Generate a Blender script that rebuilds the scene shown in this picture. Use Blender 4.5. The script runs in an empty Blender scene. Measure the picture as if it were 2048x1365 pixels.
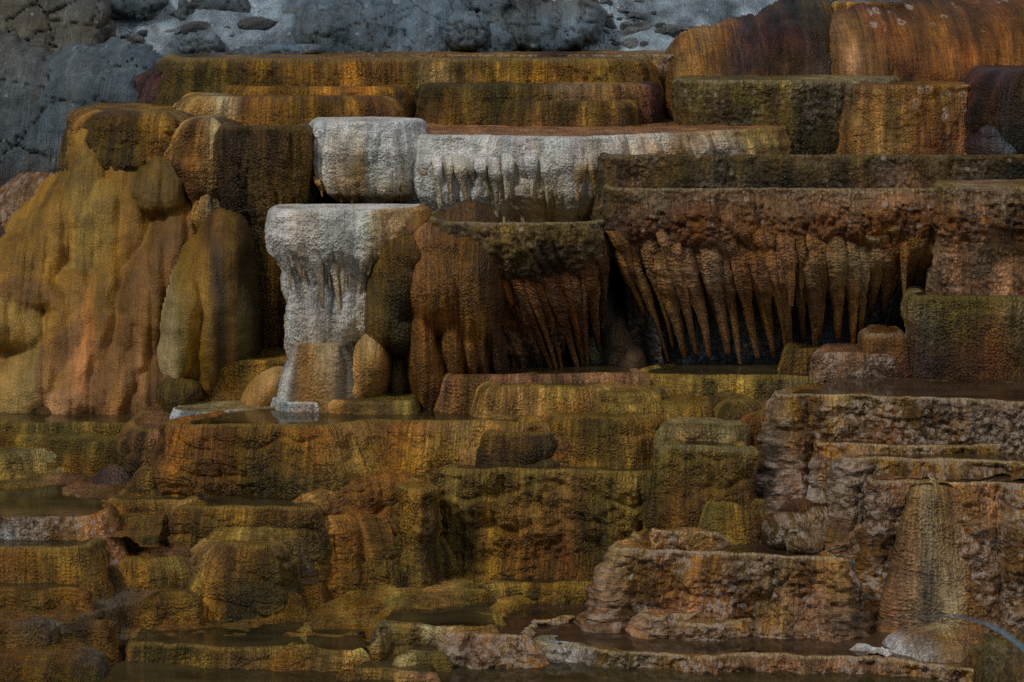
import bpy, math, random, mathutils
import numpy as np
sc = bpy.context.scene
COL = sc.collection
# ---------------------------------------------------------------- camera
F = 5000.0                       # focal length in pixels of a 2048 wide frame
PITCH = math.radians(8.3)
CH = 6.5
cam_d = bpy.data.cameras.new('camera'); cam = bpy.data.objects.new('camera', cam_d); COL.objects.link(cam)
cam_d.sensor_width = 36; cam_d.lens = 36*F/2048; cam_d.clip_end = 500
cam.location = (0, 0, CH); cam.rotation_euler = (math.pi/2-PITCH, 0, 0)
cam_d.dof.use_dof = True; cam_d.dof.focus_distance = 22.6; cam_d.dof.aperture_fstop = 3.6
sc.camera = cam
# ---------------------------------------------------------------- light
SUN_EL, SUN_AZ = 46, -50         # sun high, behind the camera's left shoulder
w = bpy.data.worlds.new("World"); sc.world = w; w.use_nodes = True
nt = w.node_tree; nt.nodes.clear()
sky = nt.nodes.new('ShaderNodeTexSky'); sky.sky_type = 'NISHITA'; sky.sun_disc = False
sky.sun_elevation = math.radians(SUN_EL); sky.sun_rotation = math.radians(180+SUN_AZ)
sky.air_density = 1.0; sky.dust_density = 4.0; sky.ozone_density = 1.0
bg = nt.nodes.new('ShaderNodeBackground'); bg.inputs[1].default_value = 0.072
out = nt.nodes.new('ShaderNodeOutputWorld')
nt.links.new(sky.outputs[0], bg.inputs[0]); nt.links.new(bg.outputs[0], out.inputs[0])
sd = bpy.data.lights.new('sun', 'SUN'); sd.energy = 2.4; sd.angle = math.radians(11); sd.color = (1, .93, .82)
so = bpy.data.objects.new('sun', sd); COL.objects.link(so)
so.rotation_euler = (math.radians(90-SUN_EL), 0, math.radians(SUN_AZ))
sc.view_settings.view_transform = 'Standard'; sc.view_settings.look = 'None'
sc.view_settings.exposure = -0.75; sc.view_settings.gamma = 1
sc.cycles.use_denoising = False
sc.cycles.max_bounces = 6; sc.cycles.diffuse_bounces = 3

# ---------------------------------------------------------------- numeric helpers
_r = np.random.RandomState(7)
_perm = _r.permutation(256); _perm = np.concatenate([_perm]*3)
_g = _r.normal(size=(256, 3)); _g /= np.linalg.norm(_g, axis=1)[:, None]
def perlin(x, y, z=0.0):
    x, y, z = np.broadcast_arrays(np.asarray(x, float), np.asarray(y, float), np.asarray(z, float))
    xi = np.floor(x).astype(int); yi = np.floor(y).astype(int); zi = np.floor(z).astype(int)
    xf = x-xi; yf = y-yi; zf = z-zi
    u = xf*xf*xf*(xf*(xf*6-15)+10); v = yf*yf*yf*(yf*(yf*6-15)+10); w_ = zf*zf*zf*(zf*(zf*6-15)+10)
    xi &= 255; yi &= 255; zi &= 255
    r = 0
    for dx in (0, 1):
        wx = u if dx else 1-u
        for dy in (0, 1):
            wy = v if dy else 1-v
            for dz in (0, 1):
                g = _g[_perm[_perm[_perm[(xi+dx) & 255]+((yi+dy) & 255)]+((zi+dz) & 255)]]
                r = r + wx*wy*(w_ if dz else 1-w_)*(g[..., 0]*(xf-dx)+g[..., 1]*(yf-dy)+g[..., 2]*(zf-dz))
    return r*1.6
def fbm(x, y, z=0.0, o=3):
    r = 0; a = 1.0; f = 1.0
    for i in range(o):
        r = r+a*perlin(x*f+i*17.3, y*f+i*5.1, np.asarray(z)*f+i*9.7); a *= .5; f *= 2.03
    return r
def ray(px, py):
    px = np.asarray(px, float); py = np.asarray(py, float)
    xc = (px-1024)/F; yc = (682.5-py)/F
    return xc, math.cos(PITCH)+yc*math.sin(PITCH), -math.sin(PITCH)+yc*math.cos(PITCH)
def P(px, py, Y):
    a, b, c = ray(px, py); k = Y/b
    return np.stack(np.broadcast_arrays(a*k, Y+0*k, CH+c*k), -1)
def zof(py, Y): return float(P(1024, py, Y)[2])
def yof(py, z):
    a, b, c = ray(1024, py); return float((z-CH)/c*b)
def proj(p):
    X, Y, Z = p[..., 0], p[..., 1], p[..., 2]-CH
    d = Y*math.cos(PITCH)-Z*math.sin(PITCH); u = Y*math.sin(PITCH)+Z*math.cos(PITCH)
    return 1024+F*X/d, 682.5-F*u/d
def catmull(p, n):
    p = np.asarray(p, float)
    q = np.vstack([2*p[0]-p[1], p, 2*p[-1]-p[-2]])
    o = []
    for i in range(1, len(q)-2):
        t = np.linspace(0, 1, 24, endpoint=False)[:, None]
        a, b, c, d = q[i-1], q[i], q[i+1], q[i+2]
        # centripetal flavour: limit the tangents so the curve never overshoots
        L = np.linalg.norm(c-b); m1 = (c-a)/2; m2 = (d-b)/2
        m1 *= min(1, 1.3*L/(np.linalg.norm(m1)+1e-9)); m2 *= min(1, 1.3*L/(np.linalg.norm(m2)+1e-9))
        o.append((2*t**3-3*t**2+1)*b+(t**3-2*t**2+t)*m1+(-2*t**3+3*t**2)*c+(t**3-t**2)*m2)
    o.append(q[-2][None]); o = np.vstack(o)
    s = np.concatenate([[0], np.cumsum(np.linalg.norm(np.diff(o, axis=0), axis=1))])
    if n is None: return s[-1]
    si = np.linspace(0, s[-1], n)
    return np.stack([np.interp(si, s, o[:, k]) for k in range(3)], -1), si
def smooth1(a, k):
    if k < 2: return a
    w_ = np.hanning(2*k+3)[1:-1]; w_ /= w_.sum()
    return np.stack([np.convolve(np.pad(a[:, i], k, mode='edge'), w_, 'valid') for i in range(a.shape[1])], -1)
def sm(x, a, b):
    t = np.clip((np.asarray(x, float)-a)/(b-a), 0, 1); return t*t*(3-2*t)
def make_mesh(name, co, quads, uv=None, colr=None, mat=None, parent=None, smooth=True):
    me = bpy.data.meshes.new(name)
    co = np.ascontiguousarray(co, np.float32).reshape(-1, 3); quads = np.ascontiguousarray(quads, np.int32)
    k = quads.shape[1]
    me.vertices.add(len(co)); me.vertices.foreach_set('co', co.ravel())
    me.loops.add(quads.size); me.loops.foreach_set('vertex_index', quads.ravel())
    me.polygons.add(len(quads)); me.polygons.foreach_set('loop_start', np.arange(len(quads), dtype=np.int32)*k)
    me.update(calc_edges=True)
    me.polygons.foreach_set('use_smooth', np.full(len(quads), smooth))
    if uv is not None:
        l = me.uv_layers.new(name='flow'); l.data.foreach_set('uv', np.asarray(uv, np.float32).reshape(-1, 2)[quads.ravel()].ravel())
    if colr is not None:
        c = np.ones((len(co), 4), np.float32); c[:, :3] = colr.reshape(-1, 3)
        a = me.color_attributes.new('Col', 'FLOAT_COLOR', 'POINT'); a.data.foreach_set('color', c.ravel())
    if mat: me.materials.append(mat)
    me.update()
    o = bpy.data.objects.new(name, me); COL.objects.link(o)
    if parent:
        o.parent = parent
    return o
def gridq(nr, nc):
    i = np.arange(nr*nc).reshape(nr, nc)
    return np.stack([i[:-1, :-1], i[1:, :-1], i[1:, 1:], i[:-1, 1:]], -1).reshape(-1, 4)
def tag(o, label=None, cat=None, group=None, kind=None):
    if label: o['label'] = label
    if cat: o['category'] = cat
    if group: o['group'] = group
    if kind: o['kind'] = kind
    return o
def empty(name, label, cat, group=None, loc=(0, 0, 0)):
    o = bpy.data.objects.new(name, None); COL.objects.link(o); o.location = loc
    o.empty_display_size = .2
    return tag(o, label, cat, group)
def attach(o, root):
    # parts are built in world coordinates: shift the mesh so that the part sits at its thing's origin
    L = np.array(root.location, np.float32)
    n = len(o.data.vertices); a = np.empty(n*3, np.float32); o.data.vertices.foreach_get('co', a)
    a = a.reshape(-1, 3)-L; o.data.vertices.foreach_set('co', a.ravel()); o.data.update(); o.parent = root
    return o

# ---------------------------------------------------------------- colours: stone pigments (as seen, then taken back to albedo)
PAL = dict(
 mu=(92, 66, 22), go=(104, 74, 24), ol=(70, 55, 24), do=(44, 37, 16), gr=(76, 65, 32), lg=(100, 90, 60),
 oa=(102, 66, 30), br=(80, 55, 28), db=(46, 31, 16), rb=(80, 46, 22), ru=(94, 58, 24), ma=(50, 27, 22), pu=(48, 36, 36),
 wh=(146, 146, 140), bw=(126, 132, 136), cr=(132, 116, 84), ta=(114, 86, 54), pk=(120, 90, 70), pp=(102, 76, 60),
 bk=(20, 19, 15), gy=(64, 61, 52), bg=(66, 80, 90), dg=(50, 60, 66), yl=(110, 84, 36), wr=(112, 96, 84), vi=(72, 61, 56), lo=(98, 80, 42))
GAIN = .36
def lin(c): 
    c = np.asarray(c, float)/255
    return np.where(c <= .04045, c/12.92, ((c+.055)/1.055)**2.4)
PL = {k: np.clip(lin(v)/GAIN, 0, .8) for k, v in PAL.items()}
for k_ in PL:
    if k_ not in ('wh', 'bw', 'gy', 'bg', 'dg', 'bk', 'wr', 'vi', 'pu', 'ma', 'cr', 'pk', 'pp', 'lg'): PL[k_] = PL[k_]*np.array([.98, .99, .64])
for k_ in ('pp', 'wr', 'vi', 'pk'): PL[k_] = PL[k_]*np.array([.90, .84, .62])
def colour_field(cols, px, v, s, drop, seed, streak=.5):
    # cols: list of (px, top, mid, bottom); v 0..1 down; pigments run in streaks along the flow
    xs = np.array([c[0] for c in cols], float)
    m_ = len(cols[0])-1
    keys = np.array([[PL[k] for k in c[1:]] for c in cols])
    wob = 26*fbm(s*1.7+seed, drop*.5, seed, 2)+9*perlin(s*9+seed, drop*.8, 3.3)
    x = px+wob
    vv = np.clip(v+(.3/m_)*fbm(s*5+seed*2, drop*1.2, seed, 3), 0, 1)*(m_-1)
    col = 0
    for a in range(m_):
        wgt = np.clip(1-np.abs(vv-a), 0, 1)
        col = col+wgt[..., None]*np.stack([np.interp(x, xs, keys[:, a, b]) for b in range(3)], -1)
    n1 = fbm(s*6.5+seed*3.1+.25*perlin(s*2, drop*2, seed), drop*.9, seed+4, 3)
    n2 = perlin(s*24+seed, drop*1.8, seed+8)
    n0 = fbm(s*2.1+seed*5.3, drop*.35, seed+20, 2)
    m = np.exp(streak*(1.15*n1+.45*n2+.8*n0))
    col = col*m[..., None]
    # some streaks are warmer, some greener
    h = fbm(s*4+seed*1.7+50, drop*.7, seed+12, 2)[..., None]
    col = col*(1+.13*h*np.array([1, -.1, -.9]))
    return np.clip(col, .002, .85)

# ---------------------------------------------------------------- materials
class NT:
    def __init__(s, name):
        s.m = bpy.data.materials.new(name); s.m.use_nodes = True; s.t = s.m.node_tree; s.t.nodes.clear()
        s.o = s.t.nodes.new('ShaderNodeOutputMaterial'); s.b = s.t.nodes.new('ShaderNodeBsdfPrincipled')
        s.t.links.new(s.b.outputs[0], s.o.inputs[0])
    def n(s, typ, **kw):
        x = s.t.nodes.new('ShaderNode'+typ)
        for k, v in kw.items(): setattr(x, k, v)
        return x
    def put(s, node, key, val):
        if isinstance(val, bpy.types.NodeSocket): s.t.links.new(val, node.inputs[key])
        else: node.inputs[key].default_value = val
    def math(s, op, a, b=0.0, clamp=False):
        x = s.n('Math', operation=op, use_clamp=clamp); s.put(x, 0, a); s.put(x, 1, b); return x.outputs[0]
    def mapr(s, v, a, b, c, d):
        x = s.n('MapRange'); 
        for i, q in enumerate((v, a, b, c, d)): s.put(x, i, q)
        return x.outputs[0]
    def vmul(s, v, k):
        x = s.n('VectorMath', operation='MULTIPLY'); s.put(x, 0, v); x.inputs[1].default_value = k; return x.outputs[0]
    def noise(s, vec, scale, detail=3, rough=.55):
        x = s.n('TexNoise'); s.put(x, 'Vector', vec); x.inputs['Scale'].default_value = scale; x.inputs['Detail'].default_value = detail; x.inputs['Roughness'].default_value = rough
        return x.outputs[0]
    def voro(s, vec, scale, feature='F1', out=0, rnd=1):
        x = s.n('TexVoronoi', feature=feature); s.put(x, 'Vector', vec); x.inputs['Scale'].default_value = scale; x.inputs['Randomness'].default_value = rnd
        return x.outputs[out]
    def mix(s, f, a, b, blend='MIX'):
        x = s.n('Mix', data_type='RGBA', blend_type=blend); s.put(x, 0, f); s.put(x, 6, a); s.put(x, 7, b); return x.outputs[2]
def stone(name, bead=34, bead_c=.5, lines=.35, spots=0, rough=.5, bump=.9, grain=.35, coat=.0, ring=0, spot_col=(.5, .42, .33, 1), sp=.3, dark=.0):
    N = NT(name)
    uvn = N.n('UVMap', uv_map='flow'); uv = uvn.outputs[0]
    at = N.n('Attribute', attribute_name='Col'); col = at.outputs[0]
    geo = N.n('NewGeometry').outputs['Position']
    warp = N.n('TexNoise'); N.put(warp, 'Vector', uv); warp.inputs['Scale'].default_value = 9
    wv = N.n('VectorMath', operation='MULTIPLY_ADD'); N.put(wv, 0, warp.outputs[1]); wv.inputs[1].default_value = (.014, .014, 0); N.put(wv, 2, uv)
    uvw = wv.outputs[0]
    bv = N.vmul(uvw, (1, .8, 1))
    d1 = N.voro(bv, bead); d2 = N.voro(bv, bead*2.3)
    beads = N.math('SUBTRACT', 1.0, N.math('MULTIPLY', d1, 1.25), True)
    beads2 = N.math('SUBTRACT', 1.0, d2, True)
    ln = N.noise(N.vmul(uvw, (7, 62, 1)), 1, 3, .6)             # thin horizontal micro terraces
    gr = N.noise(geo, 62, 4, .75)
    st = N.noise(N.vmul(uvw, (42, 3.2, 1)), 1, 3, .6)
    pt = N.noise(geo, 3.2, 4, .6)
    msk = N.mapr(N.noise(uv, 4.5, 3, .6), .35, .65, .15, 1)
    f = N.math('ADD', 1.0, N.math('MULTIPLY', msk, N.mapr(N.math('ADD', beads, N.mapr(gr, .2, .8, -.3, .3)), .15, .95, -bead_c, bead_c*.8)))
    c1 = N.mix(1, col, f, 'MULTIPLY')
    c1 = N.mix(1, c1, N.mapr(ln, .3, .7, 1-lines, 1+lines), 'MULTIPLY')
    c1 = N.mix(1, c1, N.mapr(st, .3, .72, 1-grain, 1+grain), 'MULTIPLY')
    c1 = N.mix(1, c1, N.mapr(gr, .3, .7, .5, 1.5), 'MULTIPLY')
    c1 = N.mix(1, c1, N.mapr(pt, .32, .68, .72, 1.3), 'MULTIPLY')
    if spots:
        vd = N.n('TexVoronoi'); N.put(vd, 'Vector', uvw); vd.inputs['Scale'].default_value = 13
        rnd = N.n('SeparateColor'); N.put(rnd, 0, vd.outputs['Color'])
        dist = N.math('ADD', vd.outputs[0], N.mapr(gr, .3, .7, -.16, .16))
        inside = N.mapr(dist, .22, .34, 1, 0)
        keep = N.math('LESS_THAN', rnd.outputs[0], spots)
        patch = N.mapr(N.noise(geo, 2.6, 4, .65), .44, .6, .0, 1)
        crust = N.math('MULTIPLY', patch, N.mapr(N.noise(uvw, 20, 4, .7), .46, .56, 0, 1))
        amt = N.math('MAXIMUM', N.math('MULTIPLY', inside, keep), N.math('MULTIPLY', crust, sp), True)
        small = N.mapr(N.voro(uvw, 44), .12, .2, 1, 0)
        rs = N.n('TexVoronoi'); N.put(rs, 'Vector', uvw); rs.inputs['Scale'].default_value = 44
        rc = N.n('SeparateColor'); N.put(rc, 0, rs.outputs['Color'])
        amt = N.math('MAXIMUM', amt, N.math('MULTIPLY', small, N.math('LESS_THAN', rc.outputs[1], spots*.8)), True)
        c1 = N.mix(N.math('MULTIPLY', amt, .8), c1, spot_col)
    if ring:
        vd = N.n('TexVoronoi'); N.put(vd, 'Vector', uvw); vd.inputs['Scale'].default_value = 9.5
        rnd = N.n('SeparateColor'); N.put(rnd, 0, vd.outputs['Color'])
        sepu = N.n('SeparateXYZ'); N.put(sepu, 0, uv)
        dist = N.math('ADD', vd.outputs[0], N.math('ADD', N.mapr(gr, .3, .7, -.13, .13), N.mapr(N.noise(uv, 30, 2), .3, .7, -.1, .1)))
        rg = N.math('MULTIPLY', N.mapr(dist, .16, .2, 0, 1), N.mapr(dist, .3, .36, 1, .0))
        keep = N.math('LESS_THAN', rnd.outputs[0], N.mapr(sepu.outputs[1], .05, ring, 1.0, 0))
        zone = N.mapr(N.noise(uv, 1.3, 2), .42, .5, 0, 1)
        c1 = N.mix(N.math('MULTIPLY', N.math('MULTIPLY', rg, zone), N.math('MULTIPLY', keep, .9)), c1, (.55, .45, .36, 1))
    N.put(N.b, 'Base Color', c1)
    N.put(N.b, 'Roughness', N.mapr(gr, .3, .7, rough-.1, rough+.22))
    N.b.inputs['Specular IOR Level'].default_value = .45
    h = N.math('MULTIPLY', N.math('ADD', N.math('MULTIPLY', beads, 1.0), N.math('MULTIPLY', beads2, .35)), msk)
    h = N.math('ADD', h, N.math('MULTIPLY', ln, .15+lines))
    h = N.math('ADD', h, N.math('MULTIPLY', st, 1.2)); h = N.math('ADD', h, N.math('MULTIPLY', gr, .5))
    bp = N.n('Bump'); bp.inputs['Strength'].default_value = bump; bp.inputs['Distance'].default_value = .04
    N.put(bp, 'Height', h); N.put(N.b, 'Normal', bp.outputs[0])
    return N.m
M = {}
M['alg'] = stone('algae_travertine', 52, .42, .16, rough=.34, grain=.55)
M['smooth'] = stone('smooth_flowstone', 70, .12, .1, rough=.5, bump=.4, grain=.18)
M['white'] = stone('white_travertine', 46, .12, .16, rough=.75, bump=.8, grain=.2)
M['moss'] = stone('mossy_travertine', 32, .6, .2, spots=.1, rough=.5, bump=1.0, grain=.4, sp=.35)
M['drip'] = stone('drip_travertine', 50, .4, .15, spots=.1, rough=.4, bump=1.0, grain=.5, sp=.7, spot_col=(.4, .26, .17, 1))
M['crust'] = stone('crusted_travertine', 40, .5, .25, spots=.22, rough=.4, bump=1.0, grain=.45, sp=1.25, spot_col=(.58, .47, .38, 1))
M['ring'] = stone('ringed_travertine', 55, .3, .2, rough=.5, bump=.7, grain=.45, ring=.42)
M['step'] = stone('micro_terrace', 48, .25, .42, rough=.28, bump=1.0, grain=.25)

def water_mat(name, c, rough=.04, bump=.08):
    N = NT(name)
    geo = N.n('NewGeometry').outputs['Position']
    n1 = N.noise(N.vmul(geo, (1.2, 2.6, 1)), 1, 4, .55)
    N.put(N.b, 'Base Color', N.mix(N.mapr(n1, .35, .65, 0, 1), tuple(x*.45 for x in c)+(1,), tuple(x*1.5 for x in c)+(1,)))
    N.b.inputs['Roughness'].default_value = rough; N.b.inputs['IOR'].default_value = 1.33
    nn = N.noise(N.vmul(geo, (7, 16, 1)), 1, 3, .5)
    bp = N.n('Bump'); bp.inputs['Strength'].default_value = bump; bp.inputs['Distance'].default_value = .02
    N.put(bp, 'Height', nn); N.put(N.b, 'Normal', bp.outputs[0])
    return N.m
M['water'] = water_mat('pool_water', (.05, .038, .016), .06, .06)
M['water_red'] = water_mat('pool_water_red', (.06, .036, .02), .06, .06)

# ---------------------------------------------------------------- terrace builder
GROUP = 'travertine terraces stepping down the slope'
DS = .0150
seedn = [0]
def terrace(label, Y, top, pts, base, r=.04, prof=((0, 0), (1, 0)), flute=(.02, 5), lump=.012, cols=None, mat='alg', water=None,
            depth=1.6, capcol=None, lean=0.0, lipk=1.0, name='travertine_terrace', cat='terrace', group=GROUP, streak=.75, wob=.03,
            sink=.3, hang=None, ds=None, capmat=None, wl=.012, pinch=.15, dishd=.03, rimtint=None, rimw=.035, closed=True, dish=0, clump=None, capg=.07, sdip=.02, flare=None, tier=None, butt=None, tper=.27):
    seedn[0] += 1; sd_ = seedn[0]*3.71
    ds = ds or DS
    low = Y < 21.9 and mat in ('alg', 'step', 'crust')
    tier = (.035 if low else 0) if tier is None else tier; butt = (.11 if low else .03) if butt is None else butt
    if low: wob = max(wob, .06)
    if low and mat == 'alg' and rimtint is None: rimtint, rimw = 'lo', .016
    if low and mat != 'crust' and name == 'travertine_terrace': r = max(r, .07)
    z0 = zof(top, Y)
    c3 = []
    for p in pts:
        if len(p) == 3: c3.append(P(p[0], p[1], p[2])); continue
        yy = yof(p[1], z0) if p[1] >= 100 else Y+p[1]
        c3.append(np.array([(p[0]-1024)/F*(yy*math.cos(PITCH)-(z0-CH)*math.sin(PITCH)), yy, z0]))
    yback = max(c[1] for c in c3)+depth
    def side(c):
        return None if not (-60 < (c[0]/c[1]*F*.99+1024) < 2110) else np.array([c[0]*yback/c[1]*.995+0*c[0], yback, c[2]])
    e0, e1 = side(c3[0]), side(c3[-1])
    def dipped(c, e):
        q = c+(e-c)*min(1, .14/max(.14, np.linalg.norm(e-c))); q = q.copy(); q[2] -= sdip*.8; e = e.copy(); e[2] -= sdip; return q, e
    if closed and e0 is not None: e0[0] = max(e0[0], c3[0][0]); q0, e0 = dipped(c3[0], e0); c3 = [e0, q0]+c3
    if closed and e1 is not None: e1[0] = min(e1[0], c3[-1][0]+.02) if e1[0] > c3[-1][0] else e1[0]; q1, e1 = dipped(c3[-1], e1); c3 = c3+[q1, e1]
    L = catmull(c3, None); n = max(16, int(L/ds))
    rim, s = catmull(c3, n)
    t = np.gradient(rim[:, :2], axis=0); nr = np.stack([t[:, 1], -t[:, 0]], -1)
    nr = smooth1(nr, max(2, int(.09/ds))); nr /= np.linalg.norm(nr, axis=1)[:, None]+1e-9
    wn = wob*(1.15*fbm(s*1.5, sd_, 1, 3)+.45*(np.abs(perlin(s*2.6, sd_, 5))**.6*2-1)+.25*perlin(s*7, sd_, 5))
    rim = rim.copy(); rim[:, :2] += nr*wn[:, None]
    rim[:, 2] += (.012 if low else 0)*fbm(s*1.3, sd_, 7, 2)+.006*perlin(s*5, sd_, 2)+.004*perlin(s*16, sd_, 3)
    px, _ = proj(rim)
    if not hasattr(base, '__len__'): base = [(0, base)]
    bp = np.interp(px, [b[0] for b in base], [b[1] for b in base])
    pv = np.array([a[0] for a in prof]); po = np.array([a[1] for a in prof])
    offb = po[-1]
    yb = rim[:, 1]+nr[:, 1]*offb
    zb = P(px, bp, yb)[:, 2]-sink
    H = np.maximum(rim[:, 2]-zb, .05)
    rr = np.minimum(r, H*.8)
    nl = max(4, int(np.median(rr)*1.57/ds)+2); nv = max(6, int(np.percentile(H-rr*lipk, 90)/ds))
    # lip
    th = np.linspace(0, math.pi/2, nl)[:, None]
    offL = -rr[None]*(1-np.sin(th)); dzL = rr[None]*lipk*(1-np.cos(th))
    v = np.linspace(0, 1, nv+1)[1:, None]
    # smooth profile interpolation
    vs = np.linspace(0, 1, 201); pi_ = np.interp(vs, pv, po)
    kk = np.hanning(25)[1:-1]; kk /= kk.sum(); pi_s = np.convolve(np.pad(pi_, 11, mode='edge'), kk, 'valid'); pi_s[0] = po[0]
    offW = np.interp(v, vs, pi_s)+0*s[None]
    dzW = rr[None]*lipk+v*(H-rr*lipk)[None]
    if flare is not None:
        fm = np.interp(px, [q[0] for q in flare], [q[1] for q in flare])[None]; offW = offW*np.where(offW > 0, fm, 1); yb = rim[:, 1]+nr[:, 1]*offb*fm[0]; zb = P(px, bp, yb)[:, 2]-sink
    off = np.vstack([offL+po[0], offW]); dz = np.vstack([dzL, dzW])
    vv = dz/H[None]
    ss = s[None]+lean*dz+.05*perlin(s[None]*2.2, dz*2.2, sd_)
    # rounded flutes with sharp creases between them, growing away from the lip
    fa, ff = flute
    grow = sm(dz, 0, rr[None]*.8+.05)
    n1 = np.abs(perlin(ss*ff, dz*.55, sd_+1))**.7; n2 = np.abs(perlin(ss*ff*2.6+9, dz*.9, sd_+2))**.8
    d = 1.35*fa*grow*(1.5*n1+.55*n2-.55)
    if butt: d = d+butt*(2.2*np.maximum(fbm(ss*1.3, dz*.25, sd_+31, 2), 0)+.6*(np.abs(perlin(ss*2.7, dz*.3, sd_+37))**.7-.4))*np.clip(vv, 0, 1)**1.4
    if tier:
        ph = dz/tper+1.1*fbm(ss*1.1, dz*.6, sd_+41, 2)+.35*perlin(ss*4.5, dz*.8, sd_+43); f_ = ph-np.floor(ph)
        tm = sm(fbm(ss*.9, dz*1.1, sd_+47, 2), -.35, .25)*sm(dz, .03, .14)
        d = d+tier*tm*(np.sqrt(1-f_*.97)*sm(f_, 0, .2)*1.8-.8)
    if hang:                                       # deep drapery that starts at v0 and fades out at v1
        v0, v1, amp, hf = hang
        hm = sm(vv+.05*perlin(s[None]*hf*.6, 0, sd_), v0, v0+.08)*(1-sm(vv, v1, min(1, v1+.15))*.6)
        n3 = np.abs(perlin(ss*hf, dz*.5, sd_+7))**.55
        d = d+amp*hm*(n3*1.6-.7)
    X = rim[None, :, 0]+nr[None, :, 0]*off; Yy = rim[None, :, 1]+nr[None, :, 1]*off; Z = rim[None, :, 2]-dz
    d = d+lump*sm(dz, 0, .06)*(1.2*fbm(X*3.1, Yy*3.1, Z*3.1+sd_, 3))+.4*lump*perlin(X*21, Yy*21, Z*21)*sm(dz, 0, .05)
    if clump:
        c0, c1, ca = clump; cj = .06*fbm(s[None]*3, 0, sd_+4, 3)
        cm = sm(vv+cj, c0-.02, c0+.03)*(1-sm(vv+cj, c1-.04, c1+.04))
        cell = np.abs(perlin(s[None]*9, dz*8, sd_))**.6+.6*np.abs(perlin(s[None]*21, dz*18, sd_+3))**.7
        d = d+cm*(ca*.7+ca*(cell-.5))
    X = X+nr[None, :, 0]*d; Yy = Yy+nr[None, :, 1]*d
    co = np.stack([X, Yy, Z], -1)
    ppx, _ = proj(co)
    drop = dz
    uv = np.stack([s[None]+0*dz+sd_, drop+0*s[None]], -1)
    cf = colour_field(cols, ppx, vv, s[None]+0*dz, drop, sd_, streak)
    if rimtint:
        k = (1-sm(dz+.012*perlin(s[None]*14, dz*3, sd_), rimw*.4, rimw*1.6))[..., None]*.75
        cf = cf*(1-k)+PL[rimtint]*k
    xm, ym = float(rim[:, 0].mean()), float(rim[:, 1].min())
    root = empty(name, label, cat, group, (xm, ym, float(zb.min())))
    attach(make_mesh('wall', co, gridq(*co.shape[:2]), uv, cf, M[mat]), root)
    # cap
    step = max(1, int(.028/ds))
    idx = np.unique(np.append(np.arange(0, len(s), step), len(s)-1))
    inner = co[0, idx]
    poly = [tuple(p) for p in inner[:, :2]]
    if poly[-1][1] < yback-.02: poly.append((poly[-1][0], yback))
    if poly[0][1] < yback-.02: poly.append((poly[0][0], yback))
    zl = float(np.median(inner[:, 2]))
    g = capg
    rp = np.random.RandomState(seedn[0])
    ax = np.arange(inner[:, 0].min()+g/2, inner[:, 0].max(), g); ay = np.arange(inner[:, 1].min()+g/2, yback, g*1.3)
    AX, AY = np.meshgrid(ax, ay); AX = AX+rp.uniform(-.3, .3, AX.shape)*g; AY = AY+rp.uniform(-.3, .3, AY.shape)*g
    A = np.stack([AX.ravel(), AY.ravel()], -1)
    def dmin(Q):
        o = np.empty(len(Q)); zi = np.empty(len(Q))
        for a in range(0, len(Q), 4000):
            D = np.hypot(Q[a:a+4000, None, 0]-inner[None, :, 0], Q[a:a+4000, None, 1]-inner[None, :, 1]); m = D.argmin(1); o[a:a+4000] = D[np.arange(len(m)), m]; zi[a:a+4000] = inner[m, 2]
        return o, zi
    if len(A): A = A[dmin(A)[0] > g*.35]
    nb = len(poly)
    def fill(extra):
        vs = [mathutils.Vector(p) for p in poly]+[mathutils.Vector(p) for p in extra]
        r_ = mathutils.geometry.delaunay_2d_cdt(vs, [], [list(range(nb))], 1, 1e-5)
        V = np.array([(q.x, q.y) for q in r_[0]]); Fc = np.array([f for f in r_[2] if len(f) == 3])
        a, b, c = V[Fc[:, 0]], V[Fc[:, 1]], V[Fc[:, 2]]
        cr = (b[:, 0]-a[:, 0])*(c[:, 1]-a[:, 1])-(b[:, 1]-a[:, 1])*(c[:, 0]-a[:, 0])
        Fc[cr < 0] = Fc[cr < 0][:, ::-1]
        return V, Fc
    V, Fc = fill(A)
    dist, zi = dmin(V)
    CX, CY = V[:, 0], V[:, 1]
    CZ = zi*(1-sm(dist, 0, .4))+zl*sm(dist, 0, .4)
    if water: CZ = CZ-dishd*sm(dist, .02, .12)*(1+.6*perlin(CX*3, CY*3, sd_))+.012*fbm(CX*2.5, CY*5, sd_, 3)*sm(dist, .02, .1)
    else: CZ = CZ+.014*fbm(CX*3, CY*6, sd_, 3)*sm(dist, 0, .2)
    if dish: CZ = CZ-dish*sm(dist, 0, .35)
    cc = np.stack([CX, CY, CZ], -1); cp, _ = proj(cc)
    ccf = colour_field([(c[0],)+(capcol,)*3 for c in cols] if capcol else [(c[0], c[1], c[1], c[1]) for c in cols], cp, 0*cp, CX*1.0, CY*3, sd_, .35)
    attach(make_mesh('basin_floor', cc, Fc, np.stack([CX, CY*.6], -1), ccf, M[capmat or ('step' if mat != 'white' else 'white')]), root)
    if water:
        V, Fc = fill([])
        attach(make_mesh('pool_water', np.stack([V[:, 0], V[:, 1], 0*V[:, 0]+zl-wl-dish], -1), Fc, None, None, M[water]), root)
    return root

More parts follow.
